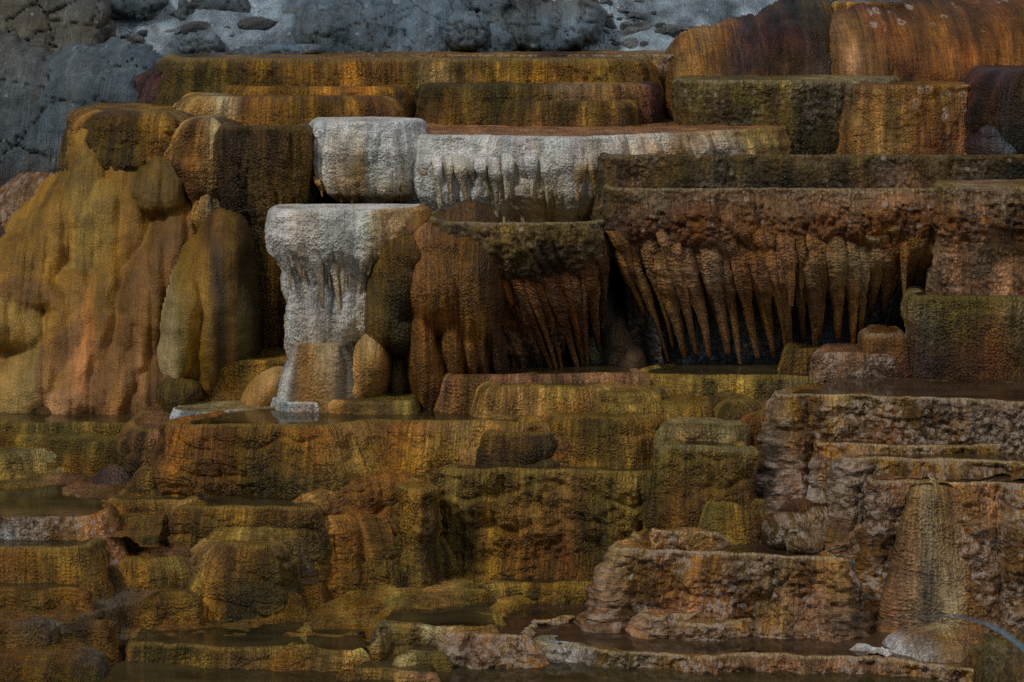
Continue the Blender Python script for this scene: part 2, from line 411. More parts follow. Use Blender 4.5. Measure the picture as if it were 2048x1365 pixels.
def tube(name, path, rad, flat, mat, root, cols, sd_, nseg=14, bump=.12, n=None):
    path = np.asarray(path, float); L = catmull(path, None); n = n or max(8, int(L/.016))
    c, s = catmull(path, n); v = s/s[-1]
    rr = np.interp(v, np.linspace(0, 1, len(rad)), rad)
    a = np.linspace(0, 2*math.pi, nseg+1)[None]
    R = rr[:, None]*(1+bump*perlin(np.cos(a)*1.3+sd_, np.sin(a)*1.3, s[:, None]*9)+.9*bump*perlin(np.cos(a)*3, np.sin(a)*3+sd_, s[:, None]*26))
    R[-1] *= .25
    co = np.stack([c[:, None, 0]+R*np.cos(a), c[:, None, 1]+R*np.sin(a)*flat, c[:, None, 2]+0*a], -1)
    co[:, -1] = co[:, 0]
    px, _ = proj(co)
    uv = np.stack([a*float(np.mean(rr))+sd_+0*s[:, None], s[:, None]+0*a], -1)
    cf = colour_field(cols, px, v[:, None]+0*a, a*.12+sd_+0*s[:, None], s[:, None]+0*a, sd_, .55)
    o = make_mesh(name, co, gridq(*co.shape[:2]), uv, cf, M[mat]); 
    if root: attach(o, root)
    return o

# ---------------------------------------------------------------- relief builder: domes and lobes of flowstone / rock, a front surface Y(X, Z)
def relief(label, blobs, cols, mat='smooth', lump=.03, lf=2.0, k=.03, name='flowstone_mound', cat='flowstone mound', group=None,
           ds=.016, streak=.3, fine=.006, warp=.0, flutes=(0, 6), thick=True, crackamp=0, kind=None, vr=None, skirt=.3, wsc=70):
    # blob: (cx, cy, rx, ry, Yfront, depth[, tilt deg[, slope[, power]]])  pixel centre and radii at that distance
    seedn[0] += 1; sd_ = seedn[0]*2.93
    y0 = np.mean([b[4] for b in blobs])
    x_lo = min(b[0]-max(b[2], b[3] if len(b) > 6 and abs(b[6]) > 5 else 0)*1.3 for b in blobs); x_hi = max(b[0]+max(b[2], b[3] if len(b) > 6 and abs(b[6]) > 5 else 0)*1.3 for b in blobs)
    y_lo = min(b[1]-b[3]*1.3 for b in blobs); y_hi = max(b[1]+b[3]*1.3 for b in blobs)
    a = P(x_lo, y_lo, y0); c = P(x_hi, y_hi, y0)
    nx = int((c[0]-a[0])/ds)+2; nz = int((a[2]-c[2])/ds)+2
    gx, gz = np.meshgrid(np.linspace(x_lo, x_hi, nx), np.linspace(y_lo, y_hi, nz))
    wx = gx+warp*fbm(gx/wsc+sd_, gz/wsc, 1, 4); wz_ = gz+warp*fbm(gx/wsc, gz/wsc+sd_, 8, 4)
    Ys = np.full(gx.shape, 1e3); CI = np.zeros(gx.shape, int); best = np.full(gx.shape, 1e3); names = ['']
    for b in blobs:
        tint = ''
        if isinstance(b[-1], str): tint = b[-1]; b = b[:-1]
        names.append(tint); tp = b[9] if len(b) > 9 else 0
        cx, cy, rx, ry, yf, dp = b[:6]; ti = math.radians(b[6]) if len(b) > 6 else 0; sl = b[7] if len(b) > 7 else 0; pw = b[8] if len(b) > 8 else 2
        u = wx-cx; v = wz_-cy
        vv = (-u*math.sin(ti)+v*math.cos(ti))/ry; uu = (u*math.cos(ti)+v*math.sin(ti))/(rx*np.clip(1+tp*vv, .3, 2))
        q = (np.abs(uu)**pw+np.abs(vv)**pw)**(2/pw)
        tt = np.sqrt(q)-1
        Yb = yf-sl*(gz-cy)/100+np.where(q < .96, dp*(1-np.sqrt(np.clip(1-q, .04, 1))), dp*.8+(rx*yf/F)*(2.4*(tt+.0202)+9*(np.maximum(tt+.0202, 0))**2))
        Yb = np.where(tt < skirt, Yb, 1e3)
        CI = np.where(Yb < best, len(names)-1, CI); best = np.minimum(best, Yb)
        h = np.clip(.5+.5*(Yb-Ys)/k, 0, 1); nb = Yb*(1-h)+Ys*h-k*h*(1-h)
        Ys = np.where((Yb > 900) | (Ys > 900), np.minimum(Yb, Ys), nb)
    ok = Ys < 900
    Yc = np.where(ok, Ys, 0)
    fl = flutes[0]*(np.abs(perlin(gx/200*flutes[1]+.4*fbm(gx/120, gz/160, sd_, 2), gz/420, sd_))**.6)
    co = P(gx, gz, y0); 
    d = lump*fbm(co[..., 0]*lf, co[..., 2]*lf, sd_, 4)+fine*fbm(co[..., 0]*11, co[..., 2]*7, sd_, 2)+fl
    if crackamp:
        # slabs: distance to the nearest cell border gives open cracks
        rs = np.random.RandomState(int(sd_*10)); m = 26
        sx = rs.uniform(x_lo, x_hi, m); sz = rs.uniform(y_lo, y_hi, m)
        ww = 14*fbm(gx/26, gz/26, sd_, 3)
        D = np.sqrt((gx[..., None]+ww[..., None]-sx)**2+((gz[..., None]-sz)*1.25)**2); D.sort(axis=-1)
        e = D[..., 1]-D[..., 0]; d = d-crackamp*(1-sm(e, 0, 5))
    Yc = Yc-d
    co = P(gx, gz, Yc)
    q = gridq(nz, nx); okf = ok.ravel(); q = q[okf[q].all(axis=1)]
    used = np.unique(q); mp = -np.ones(nx*nz, int); mp[used] = np.arange(len(used))
    px = gx.ravel()[used]; V = ((gz-y_lo)/(y_hi-y_lo)).ravel()[used] if vr is None else np.clip((gz-vr[0])/(vr[1]-vr[0]), 0, 1).ravel()[used]
    cw = co.reshape(-1, 3)[used]
    s = cw[:, 0]; dr = (cw[:, 2].max()-cw[:, 2])
    cf = colour_field(cols, px, V, s, dr, sd_, streak)
    if any(names):
        ci = CI.ravel()[used]
        for i_, nm_ in enumerate(names):
            if nm_:
                m_ = ci == i_; cf[m_] = cf[m_]*.3+.7*np.array(PL[nm_])*(cf[m_].mean(1)/np.maximum(cf[m_].mean(), 1e-4))[:, None]**.5
    if crackamp: cf = cf*(1-.8*(1-sm(e.ravel()[used], 0, 4)))[:, None]
    o = make_mesh(name, cw, mp[q], np.stack([s, dr], -1), cf, M[mat])
    L = np.array([s.mean(), cw[:, 1].min(), cw[:, 2].min()]); 
    a_ = cw-L; o.data.vertices.foreach_set('co', a_.astype(np.float32).ravel()); o.location = L; o.data.update()
    return tag(o, label, cat, group, kind)

def dome(label, px, py, z0, rx, ry, h, cols, mat='smooth', name='flowstone_mound', cat='flowstone', rot=0, pw=.6, lump=.1, group=None, rough=.25):
    seedn[0] += 1; sd_ = seedn[0]*1.9
    Y0 = yof(py, z0); c = P(px, py, Y0); n = max(20, int(rx/.011)); m = max(40, int(6.28*rx/.016))
    r = np.linspace(0, 1.12, n)[:, None]; a = np.linspace(0, 2*math.pi, m)[None]
    R = r*(1+rough*perlin(np.cos(a)*1.6+sd_, np.sin(a)*1.6, 0)+.3*rough*perlin(np.cos(a)*5+sd_, np.sin(a)*5, 2))
    x = R*rx*np.cos(a); y = R*ry*np.sin(a); cr, sr = math.cos(rot), math.sin(rot)
    X = c[0]+x*cr-y*sr; Yy = Y0+x*sr+y*cr; q = 1-r**2
    Z = z0+h*np.sign(q)*np.abs(q)**pw*(1+lump*2*fbm(X*2.2, Yy*2.2, sd_, 3))+0*a
    Z = Z+lump*.1*fbm(X*8, Yy*8, sd_, 2)
    co = np.stack([X, Yy, Z], -1); co[:, -1] = co[:, 0]
    p, _ = proj(co)
    cf = colour_field(cols, p, np.clip(r+0*a, 0, 1), X+0*r, Yy*1.0, sd_, .35)
    o = make_mesh(name, co, gridq(*co.shape[:2]), np.stack([X, Yy], -1), cf, M[mat])
    L = np.array([c[0], Y0, z0]); o.data.vertices.foreach_set('co', (co.reshape(-1, 3)-L).astype(np.float32).ravel()); o.location = L; o.data.update()
    return tag(o, label, cat, group)
def stepped(z, h, sharp=.25):
    k = np.floor(z/h); f = z/h-k
    return h*(k+sm(f, 1-sharp, 1))
def apron(label, px0, px1, Y0, Y1, colspec, cols, mat='step', big=.15, small=.035, name='travertine_apron', water=None, amp=.10, dsx=.016, dsy=.012):
    # a gentle slope that the water has built into contour following steps, large ones carrying small ones
    seedn[0] += 1; sd_ = seedn[0]*2.3
    xa = (px0-1024)/F*Y0; xb = (px1-1024)/F*Y1; 
    X, Yy = np.meshgrid(np.arange(min(xa, (px0-1024)/F*Y1), max(xb, (px1-1024)/F*Y0), dsx), np.arange(Y0, Y1, dsy))
    pk = [c[0] for c in colspec]
    px = 1024+F*X/Yy
    zc = np.stack([np.interp(Yy, [q[0] for q in c[1]], [q[1] for q in c[1]]) for c in colspec], -1)
    zb = np.empty(X.shape)
    k = np.clip(np.searchsorted(pk, px)-1, 0, len(pk)-2); t = np.clip((px-np.take(pk, k))/(np.take(pk, k+1)-np.take(pk, k)), 0, 1); t = t*t*(3-2*t)
    zb = np.take_along_axis(zc, k[..., None], -1)[..., 0]*(1-t)+np.take_along_axis(zc, (k+1)[..., None], -1)[..., 0]*t
    zb = zb+amp*fbm(X*.9, Yy*1.3, sd_, 3)+.3*amp*fbm(X*3.5, Yy*4, sd_+5, 2)
    flat = stepped(zb, big, .3)
    zz = flat*.86+zb*.14+.012*fbm(X*5, Yy*6, sd_, 2)
    zs = stepped(zz+.012*fbm(X*4, Yy*6, sd_, 3), small, .35)
    Z = zs*.75+zz*.25+.003*perlin(X*30, Yy*30, 0)
    co = np.stack([X, Yy, Z+CH], -1); p, _ = proj(co)
    slope = np.gradient(Z, axis=0)/dsy
    rise = sm(slope, .3, 1.2)
    cf = colour_field(cols, p, rise, X, Yy*1.5, sd_, .45)
    o = make_mesh(name, co, gridq(*co.shape[:2])[:, ::-1], np.stack([X, Yy+Z*1.0], -1), cf, M[mat])
    L = np.array([X.mean(), Y0, float((Z+CH).min())]); o.data.vertices.foreach_set('co', (co.reshape(-1, 3)-L).astype(np.float32).ravel()); o.location = L; o.data.update()
    return tag(o, label, 'terraced slope')

# ================================================================ the far hillside
def hill_height(X, Y):
    # rises away from the terraces
    return 4.6+np.maximum(0, Y-27.2)*.62
hx, hy = np.meshgrid(np.linspace(-16, 16, 520), np.linspace(24.2, 48, 460))
hz = 4.6+np.where(hy > 26.6, (hy-26.6)*.6, (hy-26.6)*1.2)+.55*fbm(hx*.28, hy*.25, 3, 3)+.05*fbm(hx*1.9, hy*1.9, 5, 4)+.016*fbm(hx*7, hy*7, 5, 2)
gul = .28*(np.abs(perlin(hx*.5+.35*hy, hy*.18, 2)))**.6; hz = hz+gul
hco = np.stack([hx, hy, hz], -1)
hn = fbm(hx*.7, hy*.7, 9, 4)[..., None]
hd = sm(fbm(hx*1.1+4, hy*.8, 12, 4), .05, .45)[..., None]
hc = (lin((98, 112, 122))*(1-hd)+lin((60, 72, 80))*hd)/GAIN*(1+.4*hn)*np.clip(1+.6*fbm(hx*5, hy*5, 2, 4)[..., None], .2, 3)
M['scree'] = stone('scree', 38, .3, .0, rough=.9, bump=.8, grain=.05)
M['rock'] = stone('hill_rock', 9, .12, .04, spots=.05, rough=.85, bump=.9, grain=.12, sp=.25, spot_col=(.42, .46, .48, 1))
tag(make_mesh('hillside', hco, gridq(*hco.shape[:2])[:, ::-1], np.stack([hx, hy*1.2], -1), np.clip(hc, 0, .8), M['scree']), kind='structure')
# ground sheet under and around everything
gx_, gy_ = np.meshgrid(np.linspace(-60, 60, 161), np.linspace(-20, 100, 161))
gz_ = np.where(gy_ > 26, .2, .35)+.1*fbm(gx_*.2, gy_*.2, 1, 3)
tag(make_mesh('ground', np.stack([gx_, gy_, gz_], -1), gridq(161, 161)[:, ::-1], np.stack([gx_, gy_], -1), np.zeros(gx_.shape+(3,))+PL['br'], M['scree']), kind='structure')

RG = 'rock outcrops on the hillside behind the terraces'
BL = [(0, 'bg', 'dg', 'dg'), (700, 'bg', 'dg', 'dg'), (820, 'bg', 'bg', 'dg'), (1000, 'bg', 'dg', 'bg'), (1100, 'gy', 'bg', 'dg')]
def rock(label, blobs, cols=BL, **k):
    k.setdefault('lump', .07); k.setdefault('lf', 2.2); k.setdefault('crackamp', .03); k.setdefault('warp', 18); k.setdefault('fine', .012); k.setdefault('wsc', 60)
    blobs = [b[:5]+(b[5]*.3,)+b[6:] for b in blobs]
    return relief(label, blobs, cols, mat='rock', name='rock_outcrop', cat='rock outcrop', group=RG, k=.12, ds=.024, streak=.35, **k)
rock('big dark blue-grey rock wall at far left behind the yellow mound', [(60, 300, 260, 180, 26.1, 1.2, 0, .25, 3), (230, 220, 110, 110, 26.7, .8, 0, .3, 2.6), (-60, 220, 130, 130, 26.3, .8, 0, .3, 3)],
     [(0, 'gy', 'dg', 'vi'), (120, 'dg', 'dg', 'br'), (330, 'bg', 'dg', 'br')], crackamp=.05)
rock('pale grey-brown cracked slab in the upper left corner', [(40, 40, 165, 105, 27.9, .8, 10, .3, 3), (-60, 90, 150, 90, 27.8, .8, 0, .3, 2.5)],
     [(0, 'gy', 'gy', 'gy'), (200, 'bg', 'gy', 'bg')], crackamp=.06, lump=.07)
rock('low rounded dark rock at the top edge, second outcrop from the left corner', [(240, 2, 90, 34, 28.6, .6, 0, .3)])
rock('small dark knob of rock in the pale scree right of the top left slab', [(425, 8, 75, 32, 28.8, .5, 0, .3), (370, 22, 22, 14, 28.7, .3)])
rock('squat rounded blue boulder half buried in scree above the long olive terrace', [(405, 92, 38, 24, 27.8, .4, 0, .2)], warp=6)
rock('broad dark blue rock face above the middle of the long olive terrace', [(720, 80, 120, 72, 27.6, .8, 8, .3, 2.6), (860, 75, 90, 62, 27.65, .7, 0, .3, 2.6), (660, 95, 60, 40, 27.5, .5)])
rock('rounded dark boss ringed by pale scree, behind the long olive terrace', [(930, 62, 42, 34, 27.3, .4, 10, .2)], warp=5)
rock('dark rock knob beside the ringed boss, topped with pale gravel', [(985, 85, 46, 34, 27.4, .5, 0, .3)], warp=9)
rock('wide dark rock with a ledge above the right part of the long olive terrace', [(1085, 58, 115, 46, 27.6, .7, -8, .3, 2.6), (1050, 20, 70, 30, 27.9, .5)])
rock('dark low rock hump just behind the rim of the long olive terrace', [(520, 112, 110, 18, 27.0, .4, -4, .2)], warp=8)
rock('flat dark ledge at the top edge above the broad blue rock face', [(980, 8, 95, 24, 28.6, .5, 0, .3)])

# loose stones
def stone_mesh(name, seed, fx, fz):
    r = np.random.RandomState(seed); n = 9; m = 14
    th, ph = np.meshgrid(np.linspace(0, math.pi, n), np.linspace(0, 2*math.pi, m+1), indexing='ij')
    x = np.sin(th)*np.cos(ph); y = np.sin(th)*np.sin(ph); z = np.cos(th)
    k = np.ones_like(x)
    for i in range(9):                          # chop flat facets
        d = r.normal(size=3); d /= np.linalg.norm(d); dd = x*d[0]+y*d[1]+z*d[2]; lim = r.uniform(.55, .85)
        k = np.where(dd*k > lim, lim/np.maximum(dd, 1e-3), k)
    co = np.stack([x*k*fx, y*k, z*k*fz], -1); co[:, -1] = co[:, 0]
    me_o = make_mesh(name, co, gridq(n, m+1)[:, ::-1], np.stack([co[..., 0], co[..., 2]], -1), np.zeros(co.shape)+lin(r.choice([70, 95, 120])*np.array([.95, 1, 1.03]))/GAIN, M['scree'], smooth=False)
    return me_o
protos = [stone_mesh('loose_stone', 20+i, random.Random(i).uniform(1.1, 1.9), random.Random(i+50).uniform(.35, .75)) for i in range(6)]
import mathutils
def hz_at(X, Y):
    i = (X+16)/32*519; j = (Y-24.2)/23.8*459
    i = int(min(518, max(0, i))); j = int(min(458, max(0, j)))
    return float(hz[j, i])
rnd = random.Random(5)
def hillpoint(px, py):
    # march the view ray until it meets the hill: gives the real place of a stone on the slope
    for Y in np.arange(26.7, 46, .03):
        p = P(px, py, Y)
        if p[2] <= hz_at(p[0], p[1]): return p
    return None
used_p = [0]*6; ns = 0
SL = 'small angular grey stone lying loose on the pale scree behind the terraces'
SG = 'loose stones scattered over the scree'
def put_stone(px, py, size, i, label=SL, group=SG, rz=None, tilt=.4):
    p = hillpoint(px, py)
    if p is None: return
    if used_p[i] == 0: o = protos[i]
    else: o = protos[i].copy(); COL.objects.link(o)
    used_p[i] += 1
    o.location = (p[0], p[1]+.02, p[2]+size*.12); o.scale = (size,)*3
    o.rotation_euler = (rnd.uniform(-tilt, tilt), rnd.uniform(-tilt, tilt), rnd.uniform(0, 6.28) if rz is None else rz)
    tag(o, label, 'stone', group)
for k in range(235):
    z_ = rnd.random()
    if z_ < .35: t_ = rnd.random(); px, py = 60+t_*330+rnd.gauss(0, 22), 118-t_*70+rnd.gauss(0, 16)
    elif z_ < .6: px, py = 1180+rnd.gauss(60, 60), 55+rnd.gauss(0, 32)
    elif z_ < .8: px, py = rnd.uniform(560, 1300), rnd.gauss(12, 12)
    else: px, py = rnd.uniform(330, 1400), rnd.uniform(0, 112)
    put_stone(px, py, .025+.09*rnd.random()**2.4, rnd.randrange(6))
put_stone(512, 52, .16, 0, 'large dark boulder lying alone in the smooth pale scree, upper left', None, .3, .2)
put_stone(1362, 64, .19, 1, 'large pale flat stone slab beside the upper right dome', None, .2, .1)
put_stone(235, 42, .1, 2, 'flat dark stone at the edge of the cracked slab', None, .3, .2)
put_stone(398, 64, .17, 3, 'long thin dark stone sunk in the smooth scree above the blue boulder', None, .1, .1)
put_stone(1655, 2, .12, 4, 'small pale block on the skyline of the upper right dome', None, .1, .1)
put_stone(300, 98, .1, 5, 'chunky grey stone at the top edge of the rock wall', None, .9, .2)
put_stone(1290, 38, .1, 2, 'dark angular stone in the gravel near the top right corner of the scree', None, .9, .2)
for i in range(6):
    if used_p[i] == 0: bpy.data.objects.remove(protos[i])
# fine gravel, uncountable
gr_ = np.random.RandomState(3); pts_ = []
ng = 5200
gxp = np.where(gr_.rand(ng) < .45, 60+gr_.rand(ng)*420, 480+gr_.rand(ng)*960); gyp = np.where(gxp < 420, 128-(gxp-60)*.2+gr_.normal(0, 24, ng), gr_.rand(ng)*125)
vs_, fs_ = [], []
Ys_ = np.arange(26.7, 44, .06)
A_ = P(gxp[:, None], gyp[:, None], Ys_[None])
ii = np.clip(((A_[..., 0]+16)/32*519).astype(int), 0, 518); jj = np.clip(((A_[..., 1]-24.2)/23.8*459).astype(int), 0, 458)
hit = A_[..., 2] <= hz[jj, ii]; fi = hit.argmax(1); okk = hit.any(1)
gp = A_[np.arange(ng), fi][okk]
sz_ = (.008+.02*gr_.rand(len(gp))**3)[:, None, None]
base_ = np.array([[1, 0, 0], [0, 1, 0], [-1, 0, 0], [0, -1, 0], [0, 0, .8], [0, 0, -.8]], float)
V_ = gp[:, None]+base_[None]*sz_*(1+.4*gr_.normal(size=(len(gp), 6, 3)))
T_ = np.array([[0, 1, 4], [1, 2, 4], [2, 3, 4], [3, 0, 4], [1, 0, 5], [2, 1, 5], [3, 2, 5], [0, 3, 5]])
FF = (np.arange(len(gp))[:, None, None]*6+T_[None]).reshape(-1, 3)
gc_ = np.repeat((lin((120, 126, 128))/GAIN)[None]*(.45+.9*gr_.rand(len(gp), 1)), 6, axis=0)
tag(make_mesh('scree_gravel', V_.reshape(-1, 3), FF, V_.reshape(-1, 3)[:, :2], np.clip(gc_, 0, .8), M['scree'], smooth=False), 'fine pale gravel strewn over the slope behind the terraces', 'gravel', kind='stuff')

# ================================================================ upper right
T = terrace
ST = [(0, 'mu', 'ol', 'do')]
T('thin pale ledge at the very top behind the tall rust dome', 27.2, 4, [(1672, 1.2), (1668, .2), (1700, 0), (1790, 0), (1840, .4)], 60, r=.04, cols=[(1660, 'ta', 'br', 'br'), (1800, 'br', 'br', 'db')], mat='alg')
UG = 'rounded flowstone domes in the upper right'
relief('tall rust and orange dome filling the upper right corner', [(1960, 190, 300, 158, 25.9, 1.3, 0, .1, 2.8), (1740, 185, 100, 145, 25.85, .8, 0, .1, 2.8), (1850, 190, 110, 150, 25.8, .8, 0, .1, 2.6), (2080, 170, 150, 150, 25.75, .8, 0, .1, 2.5), (2380, 190, 260, 160, 25.7, 1, 0, .1, 2.6)],
  [(1650, 'db', 'pp', 'br', 'br'), (1700, 'ma', 'br', 'pp', 'br'), (1750, 'db', 'rb', 'br', 'br'), (1800, 'ma', 'ru', 'rb', 'db'), (1860, 'db', 'oa', 'ru', 'rb'), (1930, 'rb', 'db', 'rb', 'db'), (1990, 'rb', 'ru', 'oa', 'ru'), (2048, 'ru', 'ru', 'ru', 'rb')], mat='ring', name='flowstone_dome', cat='flowstone dome', group=UG, lump=.05, k=.12, flutes=(.09, 7), streak=.7, vr=(0, 180), skirt=.25, warp=10)
relief('dark maroon-brown dome sloping down to the left of the tall rust dome', [(1600, 190, 110, 158, 26.0, .9, 0, .1, 2.5), (1500, 190, 100, 130, 25.95, .9, 0, .1, 2.3)],
  [(1400, 'rb', 'pu', 'pu', 'br'), (1450, 'ma', 'ma', 'pu', 'br'), (1530, 'db', 'ma', 'db', 'rb'), (1600, 'bk', 'ma', 'db', 'ma'), (1660, 'ol', 'db', 'vi', 'br'), (1700, 'db', 'db', 'vi', 'vi')], mat='alg', name='flowstone_dome', cat='flowstone dome', group=UG, lump=.05, k=.1, flutes=(.07, 8), streak=.6, vr=(20, 190), skirt=.25, warp=8)
relief('orange-tan rounded dome at the left end of the upper right group', [(1398, 210, 76, 130, 25.75, .8, 8, .1, 2.3), (1450, 190, 70, 120, 25.85, .7, 8, .1, 2.2)],
  [(1310, 'br', 'br', 'br', 'rb'), (1350, 'oa', 'ta', 'oa', 'br'), (1400, 'ta', 'oa', 'ta', 'br'), (1450, 'oa', 'br', 'pu', 'br'), (1490, 'pu', 'pu', 'ma', 'ma')], mat='alg', name='flowstone_dome', cat='flowstone dome', group=UG, lump=.05, k=.1, flutes=(.06, 8), streak=.5, vr=(80, 230), skirt=.25, warp=8)
T('green-yellow terrace with a mossy rim below the rust dome', 24.9, 160, [(1360, 1.5), (1352, .5), (1362, .08), (1420, -.05), (1560, -.1), (1700, .1), (1782, .6), (1800, 1.2)], [(1350, 238), (1560, 245), (1600, 315), (1800, 310)], r=.05, prof=((0, 0), (1, -.04)),
  flute=(.025, 4), lump=.03, cols=[(1360, 'gr', 'ol', 'br'), (1480, 'gr', 'do', 'ol'), (1560, 'gr', 'ol', 'do'), (1620, 'lg', 'do', 'ol'), (1720, 'lg', 'ol', 'do')], mat='moss', rimtint='lg')
T('pinkish brown wall with white mineral rings below the rust dome', 24.65, 170, [(1680, 1.3), (1688, .3), (1720, 0), (1800, -.06), (1900, -.05), (1960, .1), (2000, .6)], 318, r=.05, prof=((0, 0), (.5, .05), (1, .1)),
  flute=(.015, 3), lump=.03, cols=[(1690, 'vi', 'br', 'br'), (1740, 'br', 'ta', 'br'), (1820, 'br', 'br', 'rb'), (1880, 'go', 'rb', 'br'), (1940, 'pp', 'pp', 'pp')], mat='ring')
T('dark maroon rounded buttress at the right edge below the rust dome', 24.2, 142, [(1930, 1.6), (1935, .8), (1958, .3), (2000, .05), (2060, -.1), (2150, 0), (2650, .1)], [(1930, 318), (2048, 318)], r=.2, prof=((0, 0), (.3, .08), (.55, .0), (.75, -.12), (1, .05)),
  flute=(.045, 3.2), lump=.02, cols=[(1930, 'ma', 'ma', 'ma'), (1970, 'ma', 'db', 'pu'), (2010, 'pu', 'bk', 'bk'), (2048, 'db', 'bk', 'bk')], mat='alg', lean=.25)
relief('smooth blue-black boulder in the hollow of the maroon buttress', [(2010, 290, 75, 45, 24.1, .4, 0, .2), (1985, 268, 30, 20, 24.15, .2)], [(1950, 'pu', 'pu', 'db'), (2040, 'bg', 'dg', 'bk')], mat='alg', name='boulder', cat='boulder', lump=.02)

# ================================================================ upper left and middle shelves
T('thin orange-grey rim peeping over the back of the long olive terrace', 26.4, 110, [(700, .9), (760, .2), (900, 0), (1100, 0), (1300, .05), (1420, .5)], 150, r=.03, cols=[(700, 'br', 'db', 'br'), (1000, 'ta', 'db', 'br'), (1100, 'db', 'br', 'br'), (1300, 'ta', 'db', 'br')], mat='crust', wob=.06)
T('dark maroon dome at the left end of the long olive terrace', 26.2, 145, [(240, 2.2), (252, 1.0), (275, .3), (320, .05), (380, 0), (420, .3)], [(240, 235), (400, 235)], r=.3, lipk=.8, prof=((0, 0), (1, .16)), flute=(.03, 3), lump=.03, cols=[(250, 'ma', 'pu', 'db'), (310, 'ma', 'pu', 'pu'), (380, 'ma', 'pu', 'pu')], mat='alg')
T('long low olive terrace running along the foot of the hillside', 25.7, 118, [(318, 1.7), (322, .8), (345, .25), (420, .02), (560, 0), (700, .04), (800, .12), (860, .02), (1000, 0), (1180, 0), (1270, .15), (1308, .6), (1315, 1.4)],
  [(320, 245), (500, 235), (1310, 200)], r=.17, lipk=.8, prof=((0, 0), (.6, .1), (1, .12)), flute=(.04, 2.6), lump=.035,
  cols=[(330, 'ol', 'do', 'mu'), (380, 'do', 'do', 'ol'), (470, 'mu', 'ol', 'go'), (560, 'mu', 'do', 'mu'), (640, 'mu', 'mu', 'mu'), (750, 'oa', 'mu', 'go'), (820, 'ol', 'do', 'ol'), (850, 'ta', 'cr', 'ta'), (900, 'ol', 'br', 'go'), (1000, 'mu', 'go', 'mu'), (1100, 'mu', 'go', 'mu'), (1180, 'mu', 'mu', 'oa'), (1290, 'mu', 'ol', 'do')], mat='alg', rimtint='lo')
T('narrow mustard shelf tucked under the left half of the long olive terrace', 25.3, 174, [(445, 1.2), (452, .3), (490, .05), (620, 0), (740, 0), (800, .1), (830, .6)], [(440, 262), (830, 262)], r=.08, prof=((0, 0), (1, .1)), flute=(.02, 3), lump=.025,
  cols=[(450, 'mu', 'ol', 'mu'), (600, 'mu', 'go', 'mu'), (720, 'oa', 'oa', 'mu'), (790, 'go', 'mu', 'do')], mat='alg')
T('brown-olive terrace with a dark sloping left flank, in front of the long olive terrace', 25.1, 170, [(803, 1.8), (808, 1.0), (840, .3), (900, .03), (1050, 0), (1180, 0), (1290, .1), (1318, .6), (1320, 1.1)], [(800, 262), (1320, 250)], r=.15, prof=((0, 0), (1, .12)), flute=(.03, 3), lump=.03,
  cols=[(810, 'do', 'bk', 'br'), (860, 'do', 'br', 'br'), (930, 'ol', 'mu', 'mu'), (1000, 'do', 'do', 'ol'), (1060, 'ol', 'mu', 'mu'), (1160, 'wr', 'br', 'br'), (1230, 'ta', 'rb', 'rb'), (1300, 'ma', 'ma', 'pk')], mat='alg')
T('low olive shelf along the foot of the brown-olive terrace', 24.8, 203, [(1000, .6), (1008, .15), (1050, 0), (1150, 0), (1250, .03), (1282, .4)], 262, r=.09, prof=((0, 0), (1, .06)), flute=(.02, 3), lump=.02, cols=[(1000, 'ol', 'br', 'mu'), (1150, 'ol', 'br', 'br'), (1270, 'mu', 'db', 'rb')], mat='alg')
T('orange-brown terrace whose left end hangs as a fluted bulb', 24.6, 196, [(358, 1.6), (352, .8), (362, .3), (395, .08), (450, .02), (560, 0), (700, .05), (800, .3), (815, 1.0)], [(350, 375), (440, 375), (470, 330), (820, 262)], r=.22, lipk=.9, prof=((0, 0), (.4, .12), (.75, .02), (1, -.25)), flute=(.04, 3), lump=.025,
  cols=[(360, 'ta', 'br', 'br'), (400, 'ta', 'oa', 'br'), (450, 'cr', 'ta', 'br'), (480, 'oa', 'mu', 'mu'), (560, 'mu', 'go', 'mu'), (680, 'mu', 'mu', 'mu'), (740, 'oa', 'oa', 'go'), (800, 'mu', 'do', 'do')], mat='alg', lean=.1)
T('large fluted bulb of orange-brown flowstone at the head of the dark column', 23.75, 238, [(366, .8), (354, .35), (362, .1), (390, 0), (425, -.02), (452, .05), (470, .35), (472, .8)], [(350, 425), (400, 450), (470, 455)], r=.2, lipk=.9, prof=((0, 0), (.35, .1), (.6, .03), (.85, -.12), (1, -.25)), flute=(.05, 4), lump=.02, hang=(.3, .9, .03, 6),
  cols=[(356, 'ta', 'br', 'ol'), (380, 'br', 'oa', 'br'), (405, 'ta', 'ta', 'br'), (425, 'cr', 'ta', 'br'), (445, 'ol', 'br', 'db')], mat='alg', depth=.4, sink=.0)
T('small fluted bulb hanging beneath the orange-brown terrace', 23.7, 385, [(384, .5), (382, .2), (398, .02), (425, -.02), (448, .15), (455, .5)], [(380, 455), (460, 470)], r=.05, prof=((0, -.02), (.35, .05), (1, -.15)), flute=(.03, 5), lump=.012, cols=[(385, 'ta', 'ta', 'br'), (410, 'cr', 'br', 'br'), (450, 'br', 'ta', 'db')], mat='alg', depth=.5)
T('olive shoulder capping the yellow flowstone mound', 24.2, 226, [(140, 1.6), (138, .9), (150, .45), (180, .15), (230, 0), (290, -.02), (350, 0), (400, .3)], [(130, 345), (200, 300), (260, 330), (330, 320), (400, 350)], r=.24, lipk=.8, prof=((0, 0), (.5, .1), (1, .0)), flute=(.06, 2.2), lump=.04,
  cols=[(140, 'br', 'ol', 'ol'), (190, 'mu', 'ol', 'mu'), (260, 'mu', 'ol', 'ol'), (300, 'yl', 'mu', 'mu'), (370, 'mu', 'ol', 'mu')], mat='alg')

